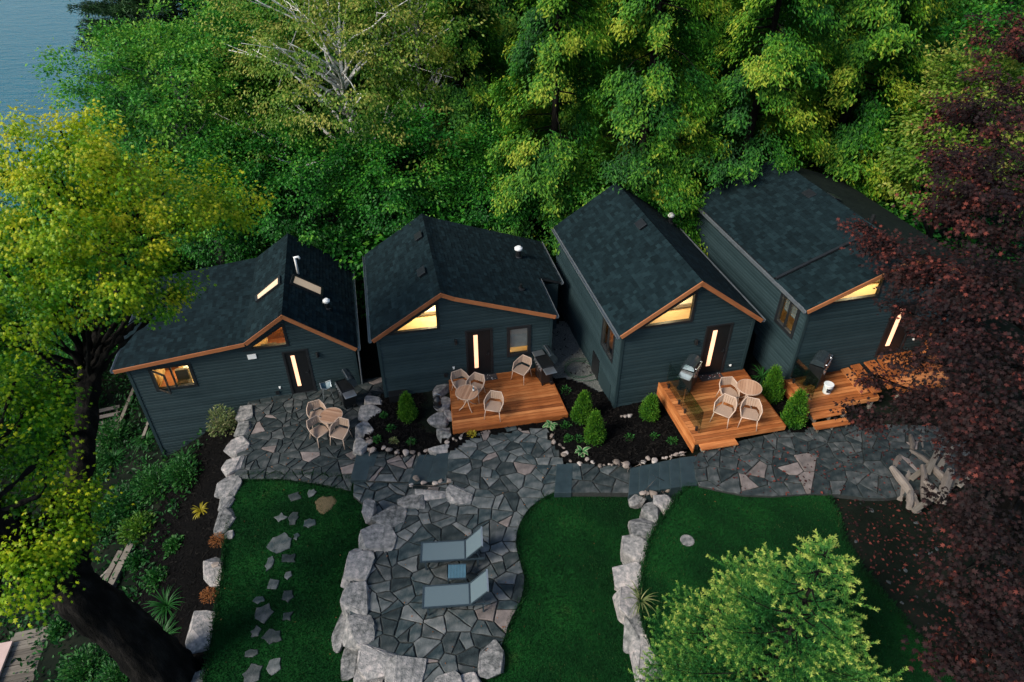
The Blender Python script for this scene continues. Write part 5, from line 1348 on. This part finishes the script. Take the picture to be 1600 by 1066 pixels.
for src, x, y, s, rz_, lb in ((gB, -12.8, 28.2, 1.0, 1, 'dark green tree behind the low wing of leftmost cottage'), (gA, -13.2, 36, 1.5, 2, 'tall dark green tree between bright maple and birch'), (gB, -1.0, 28.8, .85, 3, 'green tree behind the ridge of second cottage'),
                              (gA, -2.0, 40, 1.9, 4, 'tall dark tree at the top behind the birch'), (gB, -9.5, 40, 2.0, 5, 'tall dark tree at the top left behind birch'), 
                              (gB, 11, 44, 2.1, 1.5, 'distant dark tree at the top right of centre'), (gA, 19.5, 30, 1.3, 2.5, 'dark tree behind the roof of rightmost cottage'), (gB, 26, 44, 2.2, .2, 'distant dark tree at the top right corner'), (gA, -20, 27.5, 1.1, 3.7, 'dark green tree on the left slope by the lake'),
                              (gA, -24.5, 24, .9, 1.9, 'dark green tree at the left edge behind the yellow maple'), (gB, -26.5, 29, 1.0, 2.9, 'dark green tree on the shore at the left edge'), (gA, -22, 20.5, .75, .9, 'dark shrubby tree at the left edge below the yellow maple'), (gB, -24, 33, 1.0, 4.4, 'dark green tree on the shore left of the bright maple'),
                              (gB, -17.5, 24, .8, 1.2, 'dark green shrubby tree on the slope below leftmost cottage'), (gA, 6.5, 27.6, .62, 5.2, 'dark bushy tree between the second and third cottages')):
    dup(src, at(x, y), rz_, lb, (s, s, s))
yg = decid('broadleaf_tree', 'yellow green tree between rightmost cottage and red maple', at(17.0, 24.6), 11, (2.5, 2.6, 3.6), 6.6, 320, 90, .46, .145, 'birch', 'bark', 27, (.5, .16), .16, 18)
p1 = pine('pine_tree', 'dark layered pine at the lake shore, top left', at(-23.5, 46), 19, 5.2, 31, nbr=170)
for x, y, s, rz_, lb in ((-19.5, 56, 1.05, 2, 'dark pine behind the bright maple at top left'), (-30.5, 58, .9, 4, 'smaller dark pine nearest the lake water'), (-12, 55, 1.15, 1, 'dark pine at the top edge left of the birch'), (-18.5, 40.5, 1.0, 3, 'dark pine between lake and bright maple')): dup(p1, at(x, y), rz_, lb, (s, s, s))
# --- dense dark undergrowth behind the cottages
us = decid('understory_shrub', 'low dark shrub in the shade behind the cottages, far left one', at(-15, 26), 2.5, (1.6, 1.4, 1.3), 1.0, 130, 40, .45, .17, 'maple', 'bark', 28, (.35, .15), .05, 8, 'shrubs in the shade behind the cottages', cat='shrub')
USL = ['behind the low wing of leftmost cottage', 'behind the ridge of leftmost cottage', 'behind the gap of first and second cottages', 'behind the right roof of second cottage', 'behind the gap of second and third cottages', 'behind the ridge of third cottage', 'behind the left eave of rightmost cottage', 'behind the ridge of rightmost cottage', 'under the bright maple', 'between bright maple and birch', 'under the left end of cedar row', 'under the cedars behind the third cottage', 'under the cedars behind the rightmost cottage', 'at the right end of the cedar row', 'behind the white birch', 'behind the bright maple', 'under the cedar behind second cottage']
for i, (x, y) in enumerate([(-11.5, 27), (-7.3, 27.2), (-3.5, 27.4), (.5, 27.5), (4.2, 28), (8.2, 29), (13, 29.5), (16.5, 28), (-18, 29), (-13, 31), (-1.5, 34), (6, 33), (11, 34), (17, 37), (-6, 36), (-16, 38), (2, 33)]):
    dup(us, at(x, y), i * 1.3, 'low dark shrub in the shade ' + USL[i], (1.1 + .3 * (i % 3),) * 3)

# --- yellow maple, left foreground: thick leaning trunk, two limbs
rng = np.random.default_rng(41)
b0 = P(285, 1085, -1.1); YB = Vector((b0.x, b0.y, tz(b0.x, b0.y) - .1))
t = thing('maple_tree', 'big yellow leaved maple with thick dark trunk in the left foreground', 'tree', YB, 0)
def L_(x, y, z): return P(x, y, z) - YB
m = MB()
tr = [Vector((0, 0, -.4)), Vector((0, 0, .2)), L_(215, 1000, 1.4), L_(150, 950, 3.0), L_(95, 905, 4.4)]
m.tube(tr, [1.0, .74, .58, .52, .48], 14)
fork = tr[-1]
limb1 = [fork, L_(60, 890, 5.2), L_(-10, 840, 6.2), L_(-80, 700, 8.0), L_(-100, 500, 10.0)]
limb2 = [L_(120, 925, 3.8), L_(110, 860, 4.3), L_(126, 730, 4.9), L_(138, 610, 5.5), L_(146, 520, 6.1), L_(160, 430, 6.9), L_(175, 350, 8.0)]
m.tube(limb1, [.5, .46, .38, .26, .14], 10); m.tube(limb2, [.42, .36, .30, .27, .23, .16, .05], 10)
cen = []; outs = []; t0 = []; crr = []
def blob(c, rad, n, tt):
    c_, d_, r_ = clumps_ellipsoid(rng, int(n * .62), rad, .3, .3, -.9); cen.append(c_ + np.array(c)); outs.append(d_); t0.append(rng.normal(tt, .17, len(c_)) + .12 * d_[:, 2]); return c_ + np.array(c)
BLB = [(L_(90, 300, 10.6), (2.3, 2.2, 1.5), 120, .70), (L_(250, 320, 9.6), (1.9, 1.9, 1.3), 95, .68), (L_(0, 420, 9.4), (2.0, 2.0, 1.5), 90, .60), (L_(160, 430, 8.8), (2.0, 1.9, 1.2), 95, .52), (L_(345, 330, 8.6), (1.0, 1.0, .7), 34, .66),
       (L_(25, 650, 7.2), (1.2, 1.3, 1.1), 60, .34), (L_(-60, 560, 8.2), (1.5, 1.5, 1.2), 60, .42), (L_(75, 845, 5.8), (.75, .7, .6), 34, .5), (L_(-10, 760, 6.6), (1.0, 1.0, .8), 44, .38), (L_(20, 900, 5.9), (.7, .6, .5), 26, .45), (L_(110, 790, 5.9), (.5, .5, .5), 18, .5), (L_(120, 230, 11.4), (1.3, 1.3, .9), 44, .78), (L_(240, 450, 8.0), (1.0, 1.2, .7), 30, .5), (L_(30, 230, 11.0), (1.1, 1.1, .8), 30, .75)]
for c, rd, n, tt in BLB:
    cc = blob(c, rd, n, tt)
    src = limb2[3] if c.x > -2.6 else limb1[3]
    for k in range(6):
        base_ = min([q.lerp(q2, f_) for q, q2 in list(zip(limb1[1:], limb1[2:])) + list(zip(limb2[2:], limb2[3:])) for f_ in rng.random(2)], key=lambda q: (q - c).length + q.z * .25)
        e = Vector(cc[int(rng.integers(0, len(cc)))]); mid = base_.lerp(e, .5) + Vector((rng.normal(0, .2), rng.normal(0, .2), rng.normal(.1, .2)))
        m.tube([base_, base_.lerp(mid, .5), mid, mid.lerp(e, .6), e], [.10, .075, .05, .03, .012], 6)
tk = m.build('trunk', M['bark'], t, smooth=True)
md = tk.modifiers.new('sub', 'SUBSURF'); md.levels = md.render_levels = 3
tx_ = bpy.data.textures.new('bark_ridges', 'CLOUDS'); tx_.noise_scale = .35; tx_.noise_depth = 4
md = tk.modifiers.new('ridges', 'DISPLACE'); md.texture = tx_; md.texture_coords = 'LOCAL'; md.strength = .22; md.mid_level = .5
cen = np.concatenate(cen); outs = np.concatenate(outs); t0 = np.concatenate(t0)
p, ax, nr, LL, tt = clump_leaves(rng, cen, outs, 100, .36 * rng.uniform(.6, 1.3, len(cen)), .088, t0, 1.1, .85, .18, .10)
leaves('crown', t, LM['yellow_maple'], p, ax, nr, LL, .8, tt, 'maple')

# --- dark red maple on the right
rng = np.random.default_rng(43)
RB = Vector((14.2, 12.6, tz(14.2, 12.6)))
t = thing('maple_tree', 'dark red leaved maple filling the right edge', 'tree', RB, 0)
cen = []; outs = []; t0 = []
m = MB(); m.tube([(0, 0, -.3), (0, 0, 1.5), (-.1, .2, 4), (0, .4, 8), (.1, .5, 11.5)], [.4, .32, .26, .17, .04], 10)
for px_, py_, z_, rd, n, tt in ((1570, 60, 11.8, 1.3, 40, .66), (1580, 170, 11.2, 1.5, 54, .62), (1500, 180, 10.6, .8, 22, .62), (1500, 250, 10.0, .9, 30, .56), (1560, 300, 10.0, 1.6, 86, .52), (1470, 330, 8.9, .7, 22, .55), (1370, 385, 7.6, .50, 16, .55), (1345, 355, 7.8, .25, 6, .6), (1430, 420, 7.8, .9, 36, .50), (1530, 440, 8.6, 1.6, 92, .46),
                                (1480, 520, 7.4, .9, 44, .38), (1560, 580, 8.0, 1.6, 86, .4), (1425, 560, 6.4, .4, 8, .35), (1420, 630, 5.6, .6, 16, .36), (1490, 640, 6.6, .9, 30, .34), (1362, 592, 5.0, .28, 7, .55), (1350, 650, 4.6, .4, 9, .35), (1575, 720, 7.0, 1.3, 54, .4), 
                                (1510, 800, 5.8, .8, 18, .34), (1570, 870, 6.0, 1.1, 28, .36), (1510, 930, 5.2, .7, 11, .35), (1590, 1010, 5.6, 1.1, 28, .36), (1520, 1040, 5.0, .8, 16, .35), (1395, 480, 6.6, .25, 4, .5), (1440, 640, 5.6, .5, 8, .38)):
    c = P(px_, py_, z_) - RB
    c_, d_, r_ = clumps_ellipsoid(rng, n, (rd, rd, rd * .6), .3, .25, -.9); c_ = c_ + np.array(c); cen.append(c_); outs.append(d_); t0.append(rng.normal(tt, .16, n)[:len(c_)])
    f = min(.85, max(.2, (c.z - .8) / 11.5)); s_ = Vector((0, .4 * f, 11.5 * f * .9)); mid = s_.lerp(c, .5) + Vector((0, 0, .4))
    m.tube([s_, s_.lerp(mid, .5) + Vector((0, 0, .1)), mid, mid.lerp(c, .6), c], [.09, .075, .05, .03, .015], 6)
    for k in range(4): e = Vector(c_[int(rng.integers(0, len(c_)))]); m.tube([mid.lerp(c, .6), c.lerp(e, .4) + Vector((0, 0, .1)), e], [.025, .016, .006], 5)
m.build('trunk', M['bark'], t, smooth=True)
cen = np.concatenate(cen); outs = np.concatenate(outs); t0 = np.concatenate(t0)
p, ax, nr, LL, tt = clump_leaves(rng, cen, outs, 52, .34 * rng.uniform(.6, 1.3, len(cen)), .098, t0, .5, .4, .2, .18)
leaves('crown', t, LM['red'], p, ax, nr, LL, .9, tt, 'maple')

# --- spruces in front
c = P(1290, 866, 7.2); spruce('spruce_tree', 'pale tipped young spruce in the bottom right foreground', (c.x, c.y, 1.2), 6.1, 2.55, 51)
c = P(1128, 935, 4.6); spruce('spruce_tree', 'smaller spruce left of the bigger foreground spruce', (c.x, c.y, 1.2), 3.45, 1.25, 52, levels=9)

# --- clipped cones
def cone(px_, py_, h, r_, label, z, seed=1, src=[None]):
    c = P(px_, py_, z)
    if src[0] is None:
        rg = np.random.default_rng(seed); t = thing('conical_shrub', label, 'shrub', (c.x, c.y, z), 0, 'conical cedars by the decks')
        n = 520; f = rg.random(n) ** 1.1; a = rg.uniform(0, 6.28, n); rr = np.clip(1.05 - f, 0, 1) ** .6 * np.clip(.55 + f * 3, 0, 1) * rg.uniform(.72, 1.06, n) * .36
        cc = np.stack([np.cos(a) * rr, np.sin(a) * rr, .05 + f * .95], 1); d = unit(np.stack([np.cos(a), np.sin(a), np.full(n, .6)], 1))
        p, ax, nr, LL, tt = clump_leaves(rg, cc, d, 14, .07, .065, rg.normal(.45, .15, n), -.5, 1.0, .35, .12)
        leaves('foliage', t, LM['cone'], p, ax, nr, LL, .4, tt)
        mm = MB(); mm.tube([(0, 0, -.05), (0, 0, .6)], [.03, .015], 6); mm.build('stem', M['bark'], t); src[0] = t; t.scale = (r_ * .88, r_ * .88, h * 1.18)
        return t
    d_ = dup(src[0], (c.x, c.y, z), seed * 1.7, label, (r_ * (.82 + .05 * (seed % 4)), r_ * (.98 - .06 * (seed % 3)), h * (1.08 + .07 * (seed % 4))))
    d_.rotation_euler = (.05 * math.sin(seed * 2.1), .06 * math.cos(seed * 1.3), seed * 1.7); return d_
cone(638, 655, .98, 1.0, 'conical green cedar in the bed before second cottage', .30)
cone(907, 658, 1.05, 1.0, 'conical cedar nearest the gravel, farther of a pair', .66, 2); cone(928, 690, .95, .95, 'conical cedar behind the variegated hosta, nearer of a pair', .70, 3)
cone(1012, 653, .92, 1.0, 'conical cedar between third cottage and glass railed deck', .86, 4); cone(1204, 624, 1.15, 1.1, 'conical cedar right of the third deck table', 1.40, 5); cone(1236, 664, 1.15, 1.0, 'conical cedar against the skirt of rightmost deck', 1.40, 6)

# --- small plants
def tuft(name, label, px_, py_, z, r_, h, n, mat, seed, leaf=.10, wr=.6, cat='plant', group='small plants in the mulch beds', tint=.5, dome=True):
    c = P(px_, py_, z); rg = np.random.default_rng(seed); zz = z
    t = thing(name, label, cat, (c.x, c.y, zz), 0, group)
    d = unit(rg.normal(0, 1, (n, 3))); d[:, 2] = np.abs(d[:, 2]); rr = rg.random(n) ** .5
    pos = d * rr[:, None] * np.array([r_, r_, h]); ax = unit(d + rg.normal(0, .4, (n, 3))); nr = unit(np.array([0, 0, 1]) + rg.normal(0, .5, (n, 3)))
    leaves('foliage', t, LM[mat], pos, ax, nr, leaf * rg.uniform(.6, 1.3, n), wr, rg.normal(tint, .2, n))
    mm = MB()
    for k in range(5): e = pos[int(rg.integers(0, n))]; mm.tube([(0, 0, -.02), tuple(e * .5), tuple(e)], [.010, .007, .004], 4)
    mm.build('stem', M['bark'], t); return t
def blades(name, label, px_, py_, z, n, L, w, mat, seed, cat='plant', group='small plants in the mulch beds', up=1.0, edge=False, tint=.5):
    c = P(px_, py_, z); rg = np.random.default_rng(seed); t = thing(name, label, cat, (c.x, c.y, z), 0, group)
    V = []; Fc = []; T = []; S = 5
    for i in range(n):
        a = rg.uniform(0, 6.28); o = np.array([math.cos(a), math.sin(a), 0]); sd = np.array([-o[1], o[0], 0]); l = L * rg.uniform(.6, 1.15); el = R(rg.uniform(25, 85)) * up
        p = o * .02; th = el; b = len(V)
        for k in range(S + 1):
            f = k / S; ww = w * (math.sin(math.pi * min(1, .12 + f * .88)) if edge else (1 - f) ** .6 + .05)
            V += [p + sd * ww / 2, p, p - sd * ww / 2]; tt = rg.normal(tint, .08); T += [1.0 if edge else tt, tt if not edge else .3, 1.0 if edge else tt]
            p = p + (o * math.cos(th) + np.array([0, 0, math.sin(th)])) * l / S; th -= R(rg.uniform(14, 26))
        for k in range(S): q = b + 3 * k; Fc += [(q, q + 1, q + 4), (q, q + 4, q + 3), (q + 1, q + 2, q + 5), (q + 1, q + 5, q + 4)]
    rawmesh('foliage', np.array(V), np.array(Fc), np.clip(np.array(T), 0, 1), LM[mat], t); return t
SG = 'small green perennial '
for i, (x, y, z, r_, lb) in enumerate(((599, 650, .32, .14, 'beside the boulders left of the conical shrub'), (611, 670, .32, .15, 'below left of the conical shrub in first bed'), (590, 688, .32, .16, 'at the lower left corner of the first bed'), (615, 690, .32, .15, 'with pale leaves by the pebble line of first bed'), (643, 692, .32, .16, 'at the lower right of the first bed'),
                                    (884, 667, .62, .2, 'next to the hosta by the middle deck corner'), (887, 686, .64, .16, 'left of the nearer conical cedar pair'), (903, 688, .66, .18, 'behind the variegated hosta'), (984, 685, .78, .17, 'in the middle of the big mulch bed'), (1022, 684, .85, .16, 'right of centre in the big mulch bed'), (1051, 690, .95, .17, 'near the skirt of the glass railed deck'), (884, 612, .60, .24, 'beside the right edge of the middle deck'))):
    tuft('perennial', SG + lb, x, y, z, r_, r_ * .8, 110, 'shrub' if i != 3 else 'pale', 100 + i, .075)
blades('hosta', 'white edged hosta at the corner of middle deck', 860, 664, .62, 15, .34, .13, 'hosta', 201, 'hosta', 'hostas in the big mulch bed', .8, True)
blades('hosta', 'white edged hosta beside the pebble line of the big bed', 909, 707, .66, 15, .36, .14, 'hosta', 202, 'hosta', 'hostas in the big mulch bed', .8, True)
tuft('perennial', 'small yellow green plant at the front left of middle deck', 737, 680, .55, .14, .12, 70, 'gold', 203, .09)
blades('daylily', 'pale striped lily clump on the boulder wall', 1000, 940, 1.25, 26, .62, .035, 'pale', 204, 'plant', 'small plants in the mulch beds')
blades('grass_clump', 'green grassy clump behind the glass railing by third cottage', 1048, 600, 1.5, 26, .5, .03, 'shrub', 205); blades('grass_clump', 'grassy clump beside the cedar at third deck table', 1190, 590, 1.4, 30, .7, .035, 'shrub', 206)
blades('grass_clump', 'thin weeds at the corner of the rightmost deck grill', 1248, 600, 1.6, 22, .5, .025, 'pale', 207)
tuft('shrub', 'mixed pale bush on the bank beside the slate terrace', 350, 668, -.45, .55, 1.0, 900, 'pale', 208, .11, .5, 'shrub', 'bank plants')
tuft('shrub', 'rust coloured low mound by a small tan rock', 341, 846, -.12, .26, .24, 420, 'rust', 209, .06, .4, 'shrub', 'bank plants'); tuft('shrub', 'rust coloured low mound between the two loose boulders', 327, 932, -.15, .25, .24, 420, 'rust', 210, .06, .4, 'shrub', 'bank plants')
def tb(px_, py_, zg=-1.):                              # ground height under a pixel on the bank
    z = zg
    for _ in range(12): q = P(px_, py_, z); z = .5 * z + .5 * tz(q.x, q.y)
    return z
x, y = 315, 800; blades('golden_plant', 'golden spiky plant on the mulch bank', x, y, tb(x, y) + .05, 34, .42, .05, 'gold', 211, 'plant', 'bank plants')
for i, (x, y, L, n, lb) in enumerate(((262, 950, .75, 70, 'middle arching grass clump on the mulch bank'), (258, 1000, .8, 80, 'lower arching grass clump by the maple trunk'), (246, 908, .5, 0, 'leafy clump above the arching grasses'), (290, 722, .7, 80, 'arching grass at the top of the bank'), (230, 690, .7, 60, 'arching grass below the leftmost cottage wall'), (180, 720, .8, 70, 'arching grass left of the bank shrubs'))):
    z = tb(x, y) + .03
    if n: blades('grass_clump', lb, x, y, z, n, L, .04, 'shrub', 220 + i, 'plant', 'bank plants', tint=.45)
    else: tuft('shrub', lb, x, y, z, .42, .4, 420, 'shrub', 220 + i, .12, .6, 'shrub', 'bank plants')
for i, (x, y, r_, h, lb) in enumerate(((290, 745, .75, .7, 'green leafy shrub at the top of the mulch bank'), (245, 760, .85, .8, 'green leafy shrub in the middle of the bank'), (205, 790, .9, .9, 'green leafy shrub halfway down the bank'), (180, 690, .9, 1.0, 'feathery green shrub beside the leftmost cottage corner'), (150, 740, .9, .9, 'feathery shrub left of the bank shrubs'), (220, 830, .7, .6, 'yellowish green shrub at the lower edge of bank shrubs'),
                                      (165, 820, .9, .8, 'green shrub above the weathered timbers'), (275, 855, .35, .3, 'small green plant in the bare mulch of the bank'), (215, 880, .35, .35, 'small weedy plant beside the weathered timber'), (140, 1050, .8, .7, 'blue green shrub at the bottom left beside boardwalk'), (95, 985, .35, .3, 'weedy shrub growing on the boardwalk'), (100, 660, 1.4, 1.6, 'large green bush left of the cottage corner'), (200, 1060, .8, .7, 'dark green shrub under the maple trunk'), (60, 720, 1.3, 1.2, 'large green bush under the yellow maple limb'))):
    z = tb(x, y)
    tuft('shrub', lb, x, y, z, r_, h, int(1500 * min(1.2, r_)), 'shrub' if i != 5 else 'birch', 240 + i, .13, .5, 'shrub', 'bank plants', .45 + .1 * math.sin(i * 2.1))
# ferns and weeds covering the lower slope
xs = NR.uniform(-30, -11.5, 5200); ys = NR.uniform(5, 30, 5200); k = NR.random(5200) < .8
xs, ys = xs[k], ys[k]; zs = terrain(xs, ys); n = len(xs); per = 7
idx = np.repeat(np.arange(n), per); pos = np.stack([xs, ys, zs], 1)[idx] + NR.normal(0, 1, (n * per, 3)) * np.array([.22, .22, .0]); pos[:, 2] += NR.uniform(0, .22, n * per)
w_ = rawmesh('weeds', *leafgeo(pos, NR.normal(0, 1, pos.shape) + np.array([0, 0, .5]), NR.normal(0, .5, pos.shape) + np.array([0, 0, 1]), NR.uniform(.1, .24, n * per), .5)[:2], np.repeat(np.clip(NR.normal(.3, .2, n * per), 0, 1), 4), LM['shrub'])
tag(w_, 'low weeds and ground cover on the slope towards the lake', kind='stuff')
xs = np.concatenate([NR.uniform(-20, 30, 9000)]); ys = NR.uniform(26.5, 60, 9000); zs = terrain(xs, ys); n = len(xs); per = 5
idx = np.repeat(np.arange(n), per); pos = np.stack([xs, ys, zs], 1)[idx] + NR.normal(0, 1, (n * per, 3)) * np.array([.3, .3, 0]); pos[:, 2] += NR.uniform(0, .35, n * per)
w_ = rawmesh('ground_cover', *leafgeo(pos, NR.normal(0, 1, pos.shape) + np.array([0, 0, .4]), NR.normal(0, .5, pos.shape) + np.array([0, 0, 1]), NR.uniform(.14, .3, n * per), .5)[:2], np.repeat(np.clip(NR.normal(.25, .2, n * per), 0, 1), 4), LM['maple'])
tag(w_, 'leafy ground cover under the trees behind the cottages', kind='stuff')

# ------------------------------------------------------------------ timber on the slopes
def planks(name, label, cat, px0, px1, z, n, w, L, mat, ang, gap=.015, th=.04, group=None):
    a, b = P(*px0, z), P(*px1, z); t = thing(name, label, cat, (a.x, a.y, z), 0, group); d = (b - a); step = d / max(1, n - 1); rr = random.Random(n)
    for i in range(n):
        m = MB(); m.box((0, 0, 0), (L * rr.uniform(.94, 1.04), w - gap, th)); o = m.build('plank', mat, t, tuple(step * i), ang + rr.gauss(0, .02))
    m = MB()
    for s_ in (-.38, .38):
        o_ = Vector((math.cos(ang), math.sin(ang), 0)) * L * s_; m = MB(); m.beam(o_ + Vector((0, 0, -.09)), o_ + d + Vector((0, 0, -.09)), .08, .13); m.build('bearer', M['old_wood'], t)
    return t
z = tb(40, 1030, -3) + .25
planks('boardwalk', 'weathered plank boardwalk at the bottom left corner', 'boardwalk', (62, 985), (14, 1085), z, 13, .17, 1.5, M['old_wood'], R(14))
z2 = tb(90, 830, -4) + .3
planks('boardwalk', 'weathered boardwalk glimpsed beneath the yellow maple', 'boardwalk', (140, 770), (70, 900), z2, 20, .17, 1.3, M['old_wood'], R(10))
c = P(-22, 1050, z + .12); t = thing('pink_platform', 'pale pink board platform at the bottom left corner', 'platform', (c.x, c.y, z + .12), R(12))
m = MB(); m.box((0, 0, 0), (.9, 1.8, .08)); m.build('top', M['pink_board'], t, bevel=.01)
for sx in (-.35, .35): m = MB(); m.box((sx, 0, -.2), (.1, 1.6, .3)); m.build('leg', M['old_wood'], t)
for i, (A, B, r_, lb) in enumerate((((206, 852), (157, 950), .11, 'long weathered timber lying on the bank'), ((190, 862), (150, 936), .09, 'second weathered timber beside the long one'), ((205, 855), (140, 920), .035, 'thin pale pole across the timbers'), ((213, 600), (180, 680), .07, 'grey timber post rail beside the leftmost cottage'), ((236, 650), (222, 690), .06, 'short timber post at the leftmost cottage corner'))):
    a = P(*A, tb(*A) + .18); b = P(*B, tb(*B) + .18); c = (a + b) / 2; m = MB(); m.beam(a - c, b - c, r_ * 2, r_ * 2)
    o = m.build('timber', M['old_wood'] if i != 2 else M['pale_wood'], None, c, bevel=.01); tag(o, lb, 'timber')
planks('wood_stair', 'weathered plank stair left of the cottage corner', 'stair', (165, 640), (175, 690), tb(165, 660, -3) + .4, 6, .26, 1.1, M['pale_wood'], R(20), .06)
# driftwood and firewood heap under the red maple
rr = random.Random(8); c0 = P(1440, 730, 1.5)
for i in range(16):
    c = P(1405 + rr.uniform(0, 75), 675 + rr.uniform(0, 110), 1.55); L = rr.uniform(.6, 1.5); a = R(rr.gauss(62, 18)); r_ = rr.uniform(.08, .17)
    m = MB(); m.tube([(-L / 2, 0, 0), (-L / 6, rr.gauss(0, .03), .02), (L / 6, rr.gauss(0, .03), .02), (L / 2, 0, 0)], [r_ * .8, r_, r_, r_ * .7], 7)
    o = m.build('log', M['pale_wood'], None, (c.x, c.y, tz(c.x, c.y) + .12 + rr.uniform(0, .25)), a); tag(o, 'pale barkless log in the heap under the red maple', 'log', 'log heap under the red maple')
for i in range(7):
    c = P(1440 + rr.uniform(0, 90), 700 + rr.uniform(0, 90), 1.55); m = MB(); m.box((0, 0, 0), (rr.uniform(.9, 1.6), .16, .04))
    o = m.build('old_plank', M['old_wood'], None, (c.x, c.y, tz(c.x, c.y) + .2 + .05 * i), R(rr.gauss(50, 12))); tag(o, 'grey plank lying on the log heap under red maple', 'plank', 'old planks on the log heap')

def litter(name, label, poly, z, n, mat, L, tint, z_=None):
    x, y = scatter(poly, n); k = len(x); pos = np.stack([x, y, np.full(k, z)], 1); a = NR.uniform(0, 6.28, k)
    v, f, kk = leafgeo(pos, np.stack([np.cos(a), np.sin(a), NR.normal(0, .15, k)], 1), NR.normal(0, .25, (k, 3)) + np.array([0, 0, 1]), NR.uniform(.5, 1.2, k) * L, .7)
    tag(rawmesh(name, v, f, np.repeat(np.clip(NR.normal(tint, .25, k), 0, 1), kk), LM[mat]), label, kind='stuff')
litter('fallen_leaves', 'scattered fallen leaves on the raised right lawn', lawnR, 1.32, 70, 'rust', .045, .1)
litter('fallen_leaves', 'scattered fallen leaves on the right flagstone walk', pts(rt_px, ZR), ZR + .055, 500, 'red', .09, .9)
litter('fallen_leaves', 'scattered dry leaves on the round patio', pat, ZC + .06, 80, 'rust', .05, .4)
litter('fallen_leaves', 'scattered dry leaves on the left lawn', lawnL, .01, 50, 'rust', .04, .1)
litter('fallen_leaves', 'scattered dry leaves on the middle lawn', lawnM, ZC, 40, 'rust', .04, .1)
litter('fallen_leaves', 'scattered dry leaves on the slate terrace', terr, ZL + .06, 120, 'rust', .05, .4)

rg_ = pts([(1300, 780), (1440, 760), (1560, 700), (1640, 800), (1640, 1100), (1480, 1100), (1420, 960), (1340, 860)], 1.3)
x, y = scatter(rg_, 2600); k = len(x); pos = np.stack([x, y, terrain(x, y) + .03], 1); a = NR.uniform(0, 6.28, k)
v, f, kk = leafgeo(pos, np.stack([np.cos(a), np.sin(a), NR.normal(0, .2, k)], 1), NR.normal(0, .3, (k, 3)) + np.array([0, 0, 1]), NR.uniform(.05, .13, k), .6)
tag(rawmesh('leaf_litter', v, f, np.repeat(np.clip(NR.normal(.75, .3, k), 0, 1), kk), LM['red']), 'dark red leaf litter on bare soil under the red maple', kind='stuff')
t = thing('pebble_edging', 'scattered grey stones on the bare soil under the red maple', 'pebbles')
x, y = scatter(rg_, 130); SOILPEB = [rock_mesh(950 + i, (1, .8, .62), 14, .16, False) for i in range(3)]
for m_ in SOILPEB: m_.materials.append(M['stone_dark'])
for i in range(len(x)):
    o = link('pebble', SOILPEB[i % 3], t, (x[i], y[i], tz(x[i], y[i]) + .02), i * 1.3); sc_ = float(NR.uniform(.04, .16)); o.scale = (sc_, sc_, sc_ * .6)
